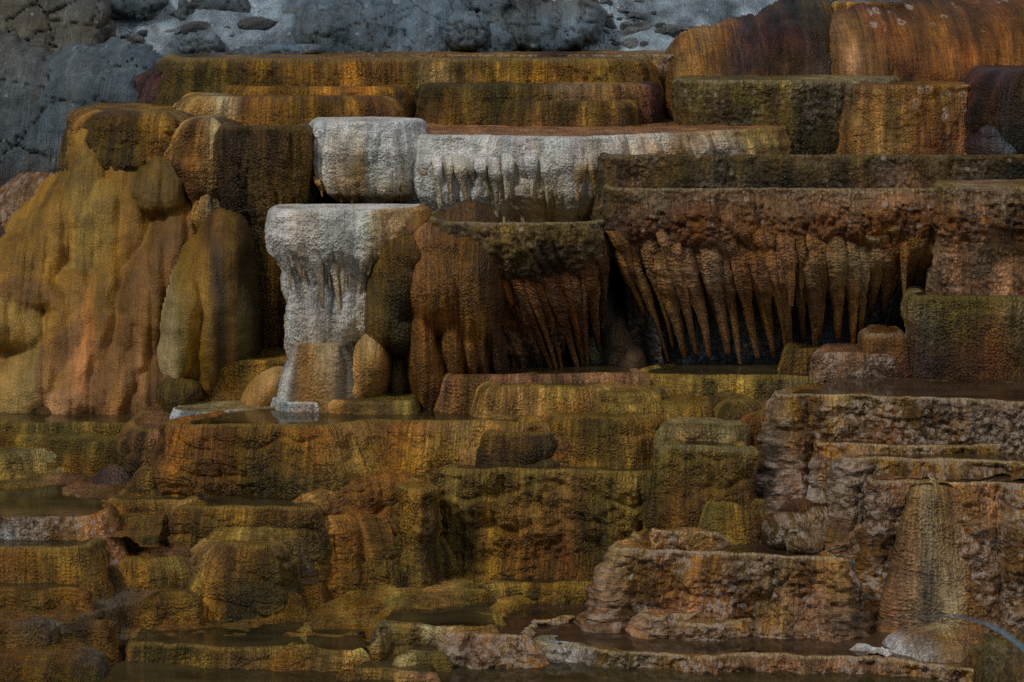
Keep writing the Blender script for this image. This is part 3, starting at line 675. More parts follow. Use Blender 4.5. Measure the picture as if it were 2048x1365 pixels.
# ================================================================ white and brown columns, middle
T('tall dark brown fluted column, left of the white terraces', 23.3, 253, [(446, 1.4), (437, .7), (441, .25), (465, .05), (540, 0), (600, .02), (622, .2), (630, .6)], [(440, 735), (700, 735)], r=.07, prof=((0, 0), (.08, .02), (.22, -.03), (.34, -.18), (.6, -.16), (1, -.14)),
  flute=(.05, 5), lump=.02, hang=(.3, .95, .05, 6), cols=[(440, 'ol', 'br', 'do'), (470, 'db', 'db', 'db'), (500, 'db', 'do', 'mu'), (560, 'db', 'mu', 'do'), (610, 'mu', 'do', 'do'), (660, 'db', 'do', 'bk')], mat='alg', water=None, streak=.75, rimtint='ol', dish=.2, depth=.6)
wa = T('upper left white terrace with a ragged dripping underside', 23.4, 243, [(628, .7), (621, .4), (628, .2), (655, .03), (720, -.05), (790, -.02), (850, .3)], [(620, 385), (650, 402), (740, 408), (800, 404), (850, 400)], r=.06, prof=((0, 0), (.3, .04), (.7, .0), (.9, -.06), (1, -.2)),
  flute=(.035, 5), lump=.022, hang=(.15, .9, .03, 7), cols=[(625, 'wh', 'wh', 'wr'), (670, 'bw', 'wh', 'cr'), (710, 'wh', 'cr', 'cr'), (728, 'wh', 'ta', 'wr'), (745, 'bw', 'wh', 'cr'), (800, 'bw', 'wh', 'cr')], mat='white', streak=.3, capmat='white', sink=.0, capcol='wh', depth=.15)
wb = T('great white terrace in the centre with a wide cracked flat top', 23.3, 272, [(830, 3.2), (806, 2.2), (798, 1.0), (806, .5), (850, .22), (930, .12), (1020, -.02), (1100, -.1), (1200, -.05), (1290, .25), (1400, .6), (1500, 1.0), (1570, 1.5), (1606, 2.2), (1612, 2.9), (1560, 3.6)],
  [(800, 455), (860, 455), (1215, 450), (1300, 330), (1610, 318)], r=.05, prof=((0, 0), (.2, .06), (.45, .02), (.6, -.1), (.68, -.26), (.8, -.26), (1, -.16)), flute=(.045, 4), lump=.022, hang=(.3, 1, .04, 7.5), lean=.12,
  cols=[(800, 'bw', 'wh', 'wh'), (900, 'wh', 'wh', 'cr'), (1000, 'bw', 'wh', 'cr'), (1080, 'wh', 'cr', 'cr'), (1150, 'bw', 'wh', 'ta'), (1200, 'wh', 'cr', 'ru'), (1280, 'wh', 'ta', 'ta'), (1350, 'wr', 'ta', 'ta'), (1440, 'cr', 'bw', 'cr'), (1500, 'lo', 'cr', 'br'), (1600, 'br', 'ol', 'do')], mat='white', streak=.35, depth=1.0, capcol='pk', pinch=.1, capmat='step')
wc = T('white hourglass column with draped stalactites standing at the pool', 22.2, 421, [(545, .6), (537, .4), (535, .25), (548, .08), (590, -.02), (660, -.06), (740, -.02), (800, .1), (850, .4), (858, .6)], [(530, 712), (850, 712)], r=.06, prof=((0, 0), (.1, .03), (.2, .0), (.28, -.08), (.42, -.18), (.58, -.1), (.75, -.14), (1, -.3)),
  flute=(.03, 4), lump=.03, hang=(.22, .8, .06, 5.5), cols=[(535, 'bw', 'wh', 'wr'), (600, 'wh', 'wh', 'wh'), (660, 'wh', 'bw', 'cr'), (720, 'wh', 'wh', 'cr'), (760, 'cr', 'wr', 'ta'), (840, 'ta', 'br', 'br')], mat='white', streak=.25, capmat='white', capcol='wh', depth=.1)
T('pale fluted pedestal under the white hourglass column', 22.1, 690, [(592, .9), (584, .35), (592, .05), (640, -.03), (690, 0), (712, .2), (716, .6)], [(580, 818), (600, 810), (720, 808)], r=.03, prof=((0, -.02), (.1, .02), (.6, .1), (1, .2)), flute=(.05, 5), lump=.015, hang=(.05, 1, .03, 5),
  cols=[(560, 'bw', 'wh', 'bw'), (600, 'wr', 'gy', 'wr'), (625, 'ta', 'ta', 'ta'), (650, 'cr', 'ta', 'ta'), (690, 'gy', 'gy', 'gy')], mat='white', streak=.5, depth=.5)
T('long dark mossy terrace with a pale patch, above the stalactite terrace', 22.85, 310, [(1225, 1.0), (1204, .5), (1200, .2), (1212, .04), (1260, 0), (1262, -.02), (1500, 0), (1800, -.03), (2048, 0), (2650, 0)], 392, r=.045, prof=((0, 0), (.5, .02), (1, -.06)),
  flute=(.02, 4), lump=.035, cols=[(1200, 'db', 'do', 'db'), (1260, 'ol', 'br', 'do'), (1350, 'ol', 'do', 'bk'), (1450, 'do', 'do', 'bk'), (1600, 'ol', 'bk', 'br'), (1740, 'do', 'db', 'br'), (1770, 'db', 'pk', 'br'), (1820, 'do', 'pp', 'br'), (1880, 'ol', 'db', 'db'), (2000, 'do', 'bk', 'bk')], mat='moss', rimtint='ol', wob=.02, dish=.25)

#WHITEDRIPS
# ---- the great stalactite terrace
SG_ = 'dark hollows'
big = T('great orange terrace fringed with a row of long stalactites', 22.35, 377, [(1222, 1.5), (1208, .8), (1210, .3), (1222, .06), (1260, 0), (1400, -.03), (1600, 0), (1760, -.03), (1870, 0), (1900, .2)], [(1210, 738), (1600, 720), (1720, 700), (1900, 620)], r=.04,
  prof=((0, 0), (.12, .02), (.2, .02), (.27, -.03), (.37, -.15), (.52, -.4), (1, -.62)), flute=(.03, 5), lump=.035, hang=(.26, .7, .03, 6.5), lean=-.2, clump=(.08, .24, .055), ds=.012, dish=.15,
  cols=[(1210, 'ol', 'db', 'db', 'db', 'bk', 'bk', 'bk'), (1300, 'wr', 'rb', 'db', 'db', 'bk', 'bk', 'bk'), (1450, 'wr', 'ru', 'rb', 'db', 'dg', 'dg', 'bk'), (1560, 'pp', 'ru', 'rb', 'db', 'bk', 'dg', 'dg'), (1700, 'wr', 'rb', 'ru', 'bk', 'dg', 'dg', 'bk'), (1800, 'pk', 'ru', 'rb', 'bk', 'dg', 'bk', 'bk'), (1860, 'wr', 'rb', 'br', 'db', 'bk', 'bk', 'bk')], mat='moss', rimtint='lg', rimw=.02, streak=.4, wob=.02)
# a rust coloured beard of algae below the pale rim band
T('stalactite fringed block at the right edge with a pale pink wall', 22.1, 374, [(1876, 1.2), (1872, .5), (1880, .08), (1900, 0), (2000, -.02), (2100, 0), (2650, 0)], [(1870, 600), (2200, 600)], r=.04, prof=((0, 0), (.3, .03), (.45, -.02), (1, .04)), flute=(.04, 4), lump=.04,
  clump=(.1, .3, .06), cols=[(1880, 'lo', 'ru', 'wr', 'pp', 'pp'), (1920, 'wr', 'rb', 'pk', 'pk', 'pp'), (1960, 'wr', 'ru', 'wr', 'rb', 'pp'), (2000, 'wr', 'db', 'pk', 'pk', 'br'), (2048, 'lo', 'rb', 'br', 'rb', 'br')], mat='moss', rimtint='lg', rimw=.02)
rs = random.Random(11)
DC = [(1210, 'db', 'br', 'br'), (1300, 'rb', 'ta', 'br'), (1400, 'oa', 'ta', 'br'), (1500, 'oa', 'rb', 'br'), (1600, 'rb', 'oa', 'mu'), (1700, 'ta', 'oa', 'br'), (1800, 'br', 'oa', 'mu'), (1860, 'rb', 'oa', 'br')]
def fringe(root, xs, Yt, ptop, tips, lean, rad, cols, mat='drip', yb=.25, flat=.75, jit=(-26, 12), dy=.04):
    for i, x in enumerate(xs):
        tip = np.interp(x, [t[0] for t in tips], [t[1] for t in tips])+rs.uniform(*jit)
        ln = np.interp(x, [t[0] for t in lean], [t[1] for t in lean])+rs.uniform(-9, 9)
        yt = (np.interp(x, [q[0] for q in Yt], [q[1] for q in Yt]) if isinstance(Yt, list) else Yt)+rs.uniform(-dy, dy)
        p0 = P(x-3, ptop-14+rs.uniform(-8, 8), yt+.15); p3 = P(x+ln, tip, yt+yb+rs.uniform(-.05, .08))
        dx = p3[0]-p0[0]
        p1 = p0*.7+p3*.3; p1[1] -= .07+.2*yb; p1[0] -= dx*.08+rs.uniform(-.015, .015); p2 = p0*.35+p3*.65; p2[1] -= .02+.1*yb; p2[0] += rs.uniform(-.012, .012)
        w_ = rs.choice([.7, .9, 1.1, 1.35])*rad; b_ = rs.uniform(.8, 1.1)
        rr = [w_*.8, w_*1.1, w_*1.15*b_, w_*1.0, w_*.72*b_, w_*.5, w_*.36, w_*.24]
        tube('stalactite', [p0, p1, p2, p3], rr, flat, mat, root, cols, rs.uniform(0, 60), bump=.2)
def spaced(a, b, lo, hi):
    o = []; x = a
    while x < b: o.append(x); x += rs.uniform(lo, hi)
    return o
TIPS = [(1228, 700), (1300, 728), (1500, 722), (1620, 700), (1700, 705), (1760, 650), (1868, 590)]
DC = [(1210, 'db', 'oa', 'ta', 'br'), (1290, 'rb', 'ta', 'ta', 'oa'), (1360, 'ru', 'pk', 'ta', 'oa'), (1430, 'ru', 'wr', 'pk', 'oa'), (1500, 'ru', 'ru', 'oa', 'ta'), (1570, 'ru', 'pk', 'ta', 'oa'), (1640, 'ru', 'ta', 'ta', 'oa'), (1720, 'ru', 'cr', 'ta', 'mu'), (1800, 'ru', 'oa', 'ta', 'mu'), (1860, 'rb', 'ta', 'oa', 'oa')]
DD = [(1200, 'db', 'db', 'db', 'bk'), (1500, 'rb', 'rb', 'br', 'db'), (1700, 'rb', 'oa', 'br', 'mu'), (1868, 'db', 'br', 'br', 'db')]
fringe(big, spaced(1232, 1872, 19, 32), 22.3, 462, TIPS, [(1228, 74), (1300, 66), (1400, 52), (1500, 44), (1600, 14), (1700, 0), (1868, -28)], .074, DC, yb=.45, jit=(-26, 14))
fringe(big, spaced(1240, 1870, 24, 38), 22.55, 470, [(1228, 690), (1500, 700), (1700, 660), (1868, 570)], [(1228, 66), (1400, 46), (1600, 6), (1868, -15)], .075, DD, yb=.4, jit=(-70, 20))
fringe(big, spaced(1226, 1868, 17, 27), 22.26, 458, [(1228, 600), (1868, 545)], [(1228, 40), (1500, 20), (1868, -12)], .058, DC, yb=.12, flat=.7, jit=(-70, 60))
MC = [(900, 'db', 'br', 'oa', 'br'), (1000, 'rb', 'rb', 'oa', 'br'), (1080, 'rb', 'ru', 'br', 'oa'), (1160, 'db', 'ru', 'rb', 'br'), (1210, 'db', 'db', 'br', 'db')]
MT = [(900, 715), (1000, 755), (1110, 758), (1160, 745), (1200, 640)]
mid = T('dark brown terrace with slanting stalactites in the middle', 22.1, 445, [(862, 1.3), (855, .7), (866, .3), (900, .05), (980, -.03), (1100, -.02), (1180, .05), (1228, .4)], [(860, 770), (1240, 770)], r=.04,
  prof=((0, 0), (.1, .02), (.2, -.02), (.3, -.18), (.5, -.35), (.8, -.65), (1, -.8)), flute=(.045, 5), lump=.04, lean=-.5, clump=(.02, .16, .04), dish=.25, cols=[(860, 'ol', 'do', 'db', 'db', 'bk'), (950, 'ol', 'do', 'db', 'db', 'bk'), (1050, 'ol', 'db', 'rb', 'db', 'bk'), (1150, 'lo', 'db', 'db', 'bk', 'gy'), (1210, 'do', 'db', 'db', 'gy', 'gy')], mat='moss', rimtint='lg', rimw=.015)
fringe(mid, spaced(905, 1206, 22, 34), 22.16, 488, MT, [(900, 100), (1000, 92), (1100, 62), (1200, 4)], .07, MC, yb=.5)
fringe(mid, spaced(915, 1200, 26, 40), 22.35, 495, [(900, 700), (1150, 740), (1200, 620)], [(900, 85), (1200, 10)], .075, [(900, 'db', 'db', 'bk', 'bk'), (1200, 'db', 'db', 'bk', 'bk')], yb=.5, jit=(-60, 10))
fringe(mid, spaced(890, 1200, 20, 34), 22.1, 482, [(900, 600), (1200, 590)], [(900, 52), (1200, 8)], .06, MC, yb=.2, flat=.7, jit=(-50, 50))
WCc = [(530, 'wh', 'wh', 'wr'), (800, 'wh', 'cr', 'cr'), (1100, 'wh', 'wh', 'cr'), (1160, 'wh', 'ta', 'ta'), (1300, 'cr', 'cr', 'ta')]
fringe(wb, spaced(824, 1215, 17, 30), [(820, 23.5), (860, 23.36), (930, 23.25), (1020, 23.12), (1215, 23.08)], 322, [(838, 398), (1000, 398), (1215, 396)], [(838, 8), (1215, 0)], .05, WCc, mat='white', yb=.06, jit=(-12, 14), flat=.6, dy=.03)
fringe(wb, spaced(838, 1215, 20, 34), [(820, 23.75), (860, 23.62), (930, 23.5), (1020, 23.42), (1215, 23.4)], 372, [(838, 452), (1215, 452)], [(838, 4), (1215, 0)], .055, WCc, mat='white', yb=.02, jit=(-5, 5), flat=.6, dy=.04)
fringe(wa, spaced(636, 812, 13, 24), 23.42, 366, [(642, 398), (740, 412), (812, 408)], [(642, 4), (812, -2)], .045, [(620, 'wr', 'ta', 'ta'), (820, 'cr', 'ta', 'br')], mat='white', yb=.1, jit=(-8, 5), flat=.7)
fringe(wc, spaced(566, 770, 15, 25), 22.19, 474, [(566, 545), (650, 600), (700, 610), (770, 560)], [(566, 12), (640, 6), (770, -12)], .045, WCc, mat='white', yb=.05, jit=(-40, 40), flat=.7)
fringe(wc, spaced(580, 740, 22, 38), 22.3, 540, [(580, 690), (740, 690)], [(580, 10), (740, -16)], .06, WCc, mat='white', yb=.0, jit=(-30, 10), flat=.6)
# grey pillar lumps in the hollow between the two stalactite terraces
relief('grey lumpy flowstone in the hollow between the two stalactite terraces', [(1205, 620, 28, 110, 22.75, .4, -8), (1235, 700, 42, 72, 22.6, .4), (1190, 720, 30, 50, 22.7, .3), (1265, 735, 30, 50, 22.5, .3)],
       [(1180, 'gy', 'gy', 'bk'), (1260, 'gy', 'db', 'db')], mat='white', lump=.05, lf=3, name='flowstone', cat='flowstone')

# ================================================================ bulbous lobes between the white column and the brown terrace
ELG = 'bulbous lobes of flowstone between white and brown terraces'
relief('round olive lobe hanging just right of the white column', [(800, 575, 72, 105, 21.95, .6, 6), (775, 640, 48, 70, 21.98, .4), (810, 520, 62, 52, 21.97, .5), (800, 668, 40, 48, 22.0, .3), (838, 600, 45, 90, 22.1, .5)],
       [(730, 'ol', 'ol', 'mu'), (800, 'mu', 'do', 'do'), (850, 'oa', 'do', 'db')], mat='alg', name='hanging_lobe', cat='lobe', group=ELG, lump=.03, k=.06, flutes=(.035, 9), streak=.45)
relief('large reddish-brown lobe with leg-like drips, right of the olive lobe', [(880, 575, 88, 110, 21.8, .7), (940, 580, 75, 140, 21.85, .7), (848, 720, 32, 130, 21.95, .35, -6), (868, 760, 26, 75, 22.0, .3), (905, 690, 26, 100, 22.0, .3, -6), (880, 500, 70, 50, 21.95, .5), (938, 700, 18, 66, 22.05, .25, -8), (962, 705, 17, 62, 22.1, .25, -9), (990, 690, 18, 80, 22.1, .25, -12)],
       [(795, 'br', 'br', 'mu'), (850, 'pp', 'oa', 'br'), (900, 'br', 'oa', 'mu'), (950, 'db', 'br', 'br'), (1000, 'db', 'db', 'db')], mat='alg', name='hanging_lobe', cat='lobe', group=ELG, lump=.03, k=.05, flutes=(.05, 10), streak=.45)
relief('pale tan rounded stump right of the white pedestal', [(738, 745, 46, 88, 21.95, .5, 8), (715, 790, 24, 40, 22.0, .3)], [(690, 'ta', 'ta', 'ta'), (740, 'cr', 'ta', 'br'), (780, 'mu', 'br', 'db')], mat='white', name='stump', cat='flowstone stump', lump=.03, flutes=(.02, 8), streak=.4)
relief('narrow olive-grey pillars in the dark gap below the round lobe', [(795, 755, 22, 80, 22.25, .3), (825, 750, 16, 90, 22.3, .3, -6)], [(780, 'do', 'ol', 'ol'), (830, 'gy', 'wr', 'do')], mat='alg', name='pillar', cat='flowstone pillars', lump=.03)
T('low olive sill at the foot of the tan stump', 21.85, 803, [(640, .5), (650, .1), (700, 0), (790, 0), (830, .05), (842, .4)], 836, r=.05, prof=((0, 0), (1, .04)), cols=[(640, 'ta', 'oa', 'ta'), (720, 'ol', 'mu', 'ol'), (830, 'gr', 'ol', 'ol')], mat='smooth', depth=.6)
T('thin white crust ledge at the foot of the white pedestal', 21.95, 806, [(548, .5), (546, .15), (580, 0), (650, 0), (700, .1)], 826, r=.02, prof=((0, 0), (1, .03)), cols=[(540, 'bw', 'ta', 'oa'), (650, 'wh', 'oa', 'oa')], mat='white', depth=.4, capcol='wh', wob=.05)

# ================================================================ the yellow flowstone mound, left
YC = [(0, 'ol', 'mu', 'mu', 'oa', 'ta'), (60, 'ol', 'mu', 'lo', 'ta', 'cr'), (110, 'ol', 'mu', 'yl', 'mu', 'ta'), (150, 'mu', 'lo', 'mu', 'pk', 'oa'), (180, 'mu', 'yl', 'mu', 'oa', 'pk'), (230, 'ol', 'mu', 'mu', 'br', 'oa'), (270, 'ol', 'ol', 'br', 'oa', 'pk'), (320, 'ol', 'mu', 'br', 'br', 'oa'), (400, 'ol', 'br', 'oa', 'oa', 'oa')]
def mb(cx, cy, rx, ry, bump, dp, tilt=10, tp=.15, col=''):
    return (cx, cy, rx, ry, 24.42-.0022*(cy-230)-bump*.62, dp*.8, tilt, .21, 2.2, tp, col)
relief('great yellow and orange flowstone mound sloping down to the left pool',
   [mb(250, 420, 125, 170, .0, .5, 4), mb(-200, 720, 200, 260, .0, .9, 10), mb(-430, 760, 200, 240, -.1, .9, 0), mb(90, 640, 160, 300, -.1, .8, 26), mb(-30, 740, 160, 260, -.1, .9, 30), mb(200, 620, 130, 260, 0, .6, 14), mb(330, 640, 130, 300, 0, .6, 4), mb(180, 780, 180, 110, .0, .6, 10), mb(340, 790, 110, 90, .0, .4, 0),
    mb(200, 300, 60, 60, .0, .3, 0, 0, 'mu'), mb(300, 300, 60, 60, .0, .3, 0, 0, 'mu'), mb(168, 400, 42, 100, .2, .3, 12, .2, 'ol'), mb(235, 410, 44, 110, .2, .3, 8, .2, 'mu'), mb(212, 440, 34, 90, .35, .3, 10, .3, 'lo'), mb(180, 490, 38, 100, .3, .3, 16, .3, 'lo'), mb(187, 418, 24, 60, .34, .2, 12, .1, 'lo'),
    mb(262, 450, 46, 100, .3, .3, 6, .3, 'mu'), mb(316, 385, 58, 50, .6, .4, 18, 0, 'ol'), mb(345, 350, 46, 46, .5, .3, 0, 0, 'ol'), mb(120, 460, 56, 110, .2, .35, 30, .2, 'mu'),
    mb(45, 560, 90, 90, .25, .35, 25, .2, 'mu'), mb(60, 585, 80, 40, .35, .25, 12, .1, 'br'), mb(10, 640, 90, 60, .3, .3, 14, .2, 'lo'), mb(140, 600, 38, 150, .25, .25, 20, .3, 'mu'), mb(210, 570, 42, 170, .3, .25, 14, .3),
    mb(296, 600, 62, 165, .45, .4, 12, .1, 'br'), mb(336, 510, 58, 120, .45, .4, 20, 0, 'br'), mb(120, 710, 44, 130, .25, .25, 34, .3, 'br'), mb(180, 700, 36, 140, .3, .22, 26, .3), mb(55, 760, 60, 110, .2, .3, 40, .2, 'lo'),
    mb(238, 710, 40, 120, .3, .22, 20, .3, 'br'), mb(215, 790, 70, 60, .3, .3, 12, .2, 'br'), mb(140, 800, 40, 60, .25, .25, 44, .2, 'pk'), mb(300, 780, 46, 90, .25, .25, 28, .2, 'br'), mb(345, 770, 40, 90, .25, .25, 15, .2, 'pk'), mb(255, 760, 22, 90, .35, .15, 24, .3)],
   YC, mat='smooth', lump=.05, lf=1.6, k=.1, flutes=(.06, 8), streak=.45, warp=10, ds=.015, vr=(230, 820), skirt=.16)
MG = 'overlapping lobes beside the yellow flowstone mound'
def lobe(label, blobs, cols, mat='smooth', **k):
    k.setdefault('lump', .03); k.setdefault('warp', 7); k.setdefault('flutes', (.02, 6))
    return relief(label, blobs, cols, mat=mat, name='flowstone_lobe', cat='flowstone lobe', group=MG, vr=k.pop('vr', None), **k)
lobe('tall cream-edged lobe standing left of the dark brown column', [(420, 645, 76, 150, 22.4, .5, 6, .04, 2.8, .08), (432, 560, 52, 110, 22.5, .45, 12, .1, 2.6), (374, 660, 28, 105, 22.3, .3, 6, 0, 2.2), (466, 660, 46, 120, 22.5, .4, 2, 0, 2.6), (420, 700, 24, 95, 22.3, .25, 0, 0, 2.2)],
     [(334, 'ta', 'lg', 'cr'), (348, 'mu', 'lo', 'lg'), (360, 'mu', 'mu', 'yl'), (395, 'mu', 'mu', 'mu'), (420, 'db', 'db', 'db'), (440, 'br', 'do', 'br'), (465, 'ol', 'mu', 'mu'), (480, 'db', 'do', 'do')], mat='smooth', streak=.4)
lobe('mossy green foot lobe of the mound beside the yellow block', [(365, 790, 44, 40, 22.25, .3, -20, .1)], [(330, 'gr', 'ol', 'gr'), (400, 'ol', 'do', 'gr')], mat='alg')
# runoff slope far left
relief('orange runoff slope at the left edge with white mineral foam', [(40, 425, 220, 62, 24.9, .9, -26, .3, 3)], [(0, 'ru', 'oa', 'rb'), (60, 'ru', 'wr', 'ru'), (130, 'oa', 'ru', 'db')], mat='crust', name='runoff_slope', cat='slope', lump=.06, warp=8, ds=.02, vr=(320, 500))
relief('dark purple-brown smooth slope below the orange runoff', [(60, 495, 220, 70, 24.2, .8, -33, .3, 3)], [(0, 'rb', 'pu', 'rb'), (90, 'pu', 'pu', 'vi'), (140, 'db', 'pu', 'mu')], mat='alg', name='runoff_slope', cat='slope', lump=.05, warp=8, ds=.02)

# ================================================================ middle ground right
T('square yellow-olive block left of the white column', 22.5, 722, [(398, .7), (386, .35), (392, .06), (430, 0), (500, 0), (560, 0), (600, .3)], [(380, 830), (600, 830)], r=.04, prof=((0, 0), (.5, .02), (1, .06)), flute=(.02, 3), lump=.02, cols=[(390, 'lo', 'lo', 'mu'), (430, 'mu', 'mu', 'lo'), (460, 'lo', 'mu', 'lo'), (520, 'mu', 'lo', 'ta'), (570, 'yl', 'ta', 'ta')], mat='alg', streak=.6, depth=.9)
relief('smooth tan spout of flowstone leaning on the yellow-olive block', [(530, 785, 38, 70, 22.2, .4, 38, .2)], [(480, 'ta', 'ta', 'yl'), (560, 'cr', 'ta', 'ta')], mat='smooth', name='flowstone', cat='flowstone', lump=.02)
T('big green-rimmed brown terrace at the right edge below the stalactites', 21.9, 592, [(1815, 1.0), (1803, .5), (1806, .15), (1830, .02), (1900, -.05), (2000, -.05), (2100, 0), (2650, .1)], [(1800, 770), (1900, 775), (2200, 775)], r=.06, prof=((0, 0), (.1, .01), (.3, -.03), (.7, -.06), (1, .0)), flute=(.02, 4), lump=.02,
  cols=[(1800, 'lg', 'br', 'br'), (1850, 'lg', 'pu', 'db'), (1900, 'gr', 'db', 'br'), (1980, 'gr', 'rb', 'db'), (2048, 'lg', 'br', 'db')], mat='alg', water='water_red', rimtint='gr', rimw=.1, streak=.5, depth=1.2)
T('small dark maroon terrace between the stalactites and the brown terrace', 22.0, 668, [(1730, .6), (1717, .3), (1726, .04), (1760, 0), (1820, 0)], [(1715, 760), (1830, 760)], r=.07, prof=((0, 0), (.6, .03), (1, -.02)), flute=(.015, 4), cols=[(1720, 'br', 'db', 'rb'), (1800, 'br', 'ma', 'db')], mat='alg', depth=.9, rimtint='wr', rimw=.04)
T('pinkish rounded step beside the small maroon terrace', 21.95, 708, [(1640, .5), (1626, .2), (1640, .03), (1690, 0), (1740, 0), (1800, .05)], [(1620, 757), (1800, 757)], r=.08, prof=((0, 0), (1, .03)), flute=(.012, 4), cols=[(1630, 'pp', 'pp', 'vi'), (1700, 'pp', 'br', 'rb'), (1750, 'pp', 'db', 'db')], mat='crust', depth=.8)
T('low brown shelf in the shade under the stalactites', 22.3, 699, [(1572, .6), (1562, .2), (1580, .02), (1650, 0), (1730, 0)], [(1560, 742), (1740, 742)], r=.05, prof=((0, 0), (1, .1)), cols=[(1570, 'ol', 'br', 'br'), (1650, 'br', 'ol', 'pk'), (1720, 'br', 'mu', 'br')], mat='alg', water='water', depth=.7)
T('long olive terrace holding the pool under the stalactites', 22.05, 752, [(1330, 725), (1290, 733), (1272, 741), (1280, 748), (1340, 750), (1450, 752), (1560, 753), (1700, 757), (1850, 762), (2048, 768), (2200, 775), (2650, 775)], [(1270, 815), (1330, 830), (1560, 880), (2200, 860)], r=.05, prof=((0, 0), (.5, .05), (1, .06)), flute=(.03, 4), lump=.02,
  cols=[(1280, 'lo', 'ol', 'mu'), (1400, 'lo', 'ol', 'mu'), (1500, 'lo', 'mu', 'ol'), (1600, 'lg', 'ol', 'ol'), (1750, 'lo', 'mu', 'db'), (1900, 'lo', 'ol', 'db')], mat='alg', water='water', depth=2.0, pinch=0, rimtint='lo')
T('pinkish brown step under the middle stalactites', 21.95, 752, [(885, .9), (877, .4), (888, .1), (930, 0), (1050, 0), (1180, .05), (1300, .1)], [(870, 838), (1300, 838)], r=.09, prof=((0, 0), (.5, .05), (1, .06)), flute=(.02, 3), cols=[(880, 'pp', 'br', 'br'), (930, 'br', 'oa', 'ta'), (980, 'pp', 'br', 'db'), (1100, 'pp', 'br', 'br'), (1250, 'pk', 'ta', 'br')], mat='alg', water='water', depth=1.3)
T('tan rounded step in front of the pinkish brown step', 21.6, 776, [(978, .7), (960, .35), (968, .1), (1000, 0), (1060, .02), (1120, 0), (1200, .05), (1260, .3)], [(955, 838), (1260, 838)], r=.12, lipk=.9, prof=((0, 0), (1, .1)), flute=(.02, 3), cols=[(970, 'ta', 'ta', 'br'), (1040, 'ta', 'ta', 'oa'), (1120, 'lo', 'oa', 'ta'), (1200, 'ta', 'br', 'mu')], mat='alg', water='water', depth=.8)
CG = 'small rounded steps clustered in the middle of the slope'
def step(label, Y, top, pts, base, cols, **k):
    k.setdefault('r', .08); k.setdefault('prof', ((0, 0), (.5, .05), (1, .02))); k.setdefault('flute', (.02, 4)); k.setdefault('depth', .7); k.setdefault('mat', 'alg')
    return T(label, Y, top, pts, base, cols=cols, group=CG, **k)
step('low pinkish step at the top of the cluster, behind the olive ones', 21.6, 786, [(1135, .5), (1122, .2), (1135, .02), (1200, 0), (1280, .02), (1340, .3)], [(1120, 850), (1340, 850)], [(1130, 'pp', 'br', 'br'), (1200, 'lo', 'br', 'ol'), (1300, 'lo', 'mu', 'mu')], water=None)
step('flat topped olive step with a pool, upper right of the cluster', 21.45, 810, [(1185, .5), (1173, .25), (1185, .04), (1250, 0), (1330, 0), (1410, 0), (1440, .3)], [(1170, 880), (1440, 862)], [(1180, 'lo', 'mu', 'ol'), (1300, 'lo', 'mu', 'mu'), (1400, 'mu', 'mu', 'mu')])
step('olive-yellow dome below the long olive terrace, left one of the pair', 21.6, 792, [(1420, .35), (1412, .15), (1435, 0), (1465, 0), (1487, .2)], [(1410, 860), (1490, 860)], [(1420, 'ol', 'mu', 'mu'), (1480, 'ol', 'ol', 'mu')], r=.12, depth=.4)
step('olive dome touching the crusted terrace, right one of the pair', 21.35, 808, [(1445, .4), (1436, .2), (1460, 0), (1495, 0), (1520, .25)], [(1430, 880), (1520, 880)], [(1440, 'ol', 'mu', 'mu'), (1500, 'ol', 'ol', 'ol')], r=.16, depth=.4, lipk=.9)
step('reddish brown rounded step against the crusted terrace', 21.1, 832, [(1490, .4), (1475, .2), (1500, 0), (1550, 0), (1600, .1)], [(1470, 905), (1600, 905)], [(1480, 'oa', 'br', 'br'), (1560, 'pp', 'br', 'db')], r=.14, lipk=.8)
step('low mustard step above the pool of the square olive terrace', 21.0, 851, [(1335, .5), (1320, .25), (1330, .03), (1400, 0), (1480, 0), (1520, .2)], [(1315, 905), (1520, 905)], [(1330, 'lg', 'mu', 'ol'), (1480, 'lg', 'mu', 'br')], r=.06, rimtint='gr')
step('large olive step with rounded sides in the middle of the cluster', 21.15, 838, [(1112, .7), (1097, .35), (1103, .08), (1150, 0), (1220, -.02), (1280, .05), (1325, .2), (1330, .5)], [(1090, 935), (1330, 940)], [(1100, 'mu', 'ol', 'do'), (1160, 'ol', 'mu', 'ol'), (1240, 'ol', 'ol', 'ol'), (1310, 'mu', 'mu', 'do')], r=.1, depth=.8)
step('small brown step at the left of the cluster behind the dark block', 21.5, 836, [(1038, .5), (1026, .2), (1036, .02), (1080, 0), (1110, .1)], [(1020, 885), (1110, 885)], [(1030, 'mu', 'br', 'mu'), (1100, 'br', 'br', 'mu')])
step('dark brown block at the lower left of the cluster', 21.1, 866, [(985, .6), (972, .3), (976, .05), (1020, 0), (1080, 0), (1110, .1)], [(968, 935), (1110, 935)], [(975, 'mu', 'db', 'db'), (1040, 'br', 'do', 'pu'), (1100, 'db', 'do', 'db')], r=.06)
T('square olive terrace with a small pool, right of centre', 20.6, 893, [(1330, 878), (1312, 884), (1308, 890), (1340, 893), (1420, 895), (1480, 897), (1520, 893)], [(1300, 1060), (1600, 1060)], r=.035, prof=((0, 0), (.3, .0), (.6, .05), (1, .14)), flute=(.025, 3), lump=.03, cols=[(1310, 'gr', 'ol', 'mu'), (1380, 'gr', 'br', 'mu'), (1430, 'lo', 'mu', 'br'), (1490, 'lo', 'br', 'ol')], mat='alg', water='water', depth=.8, rimtint='lg')
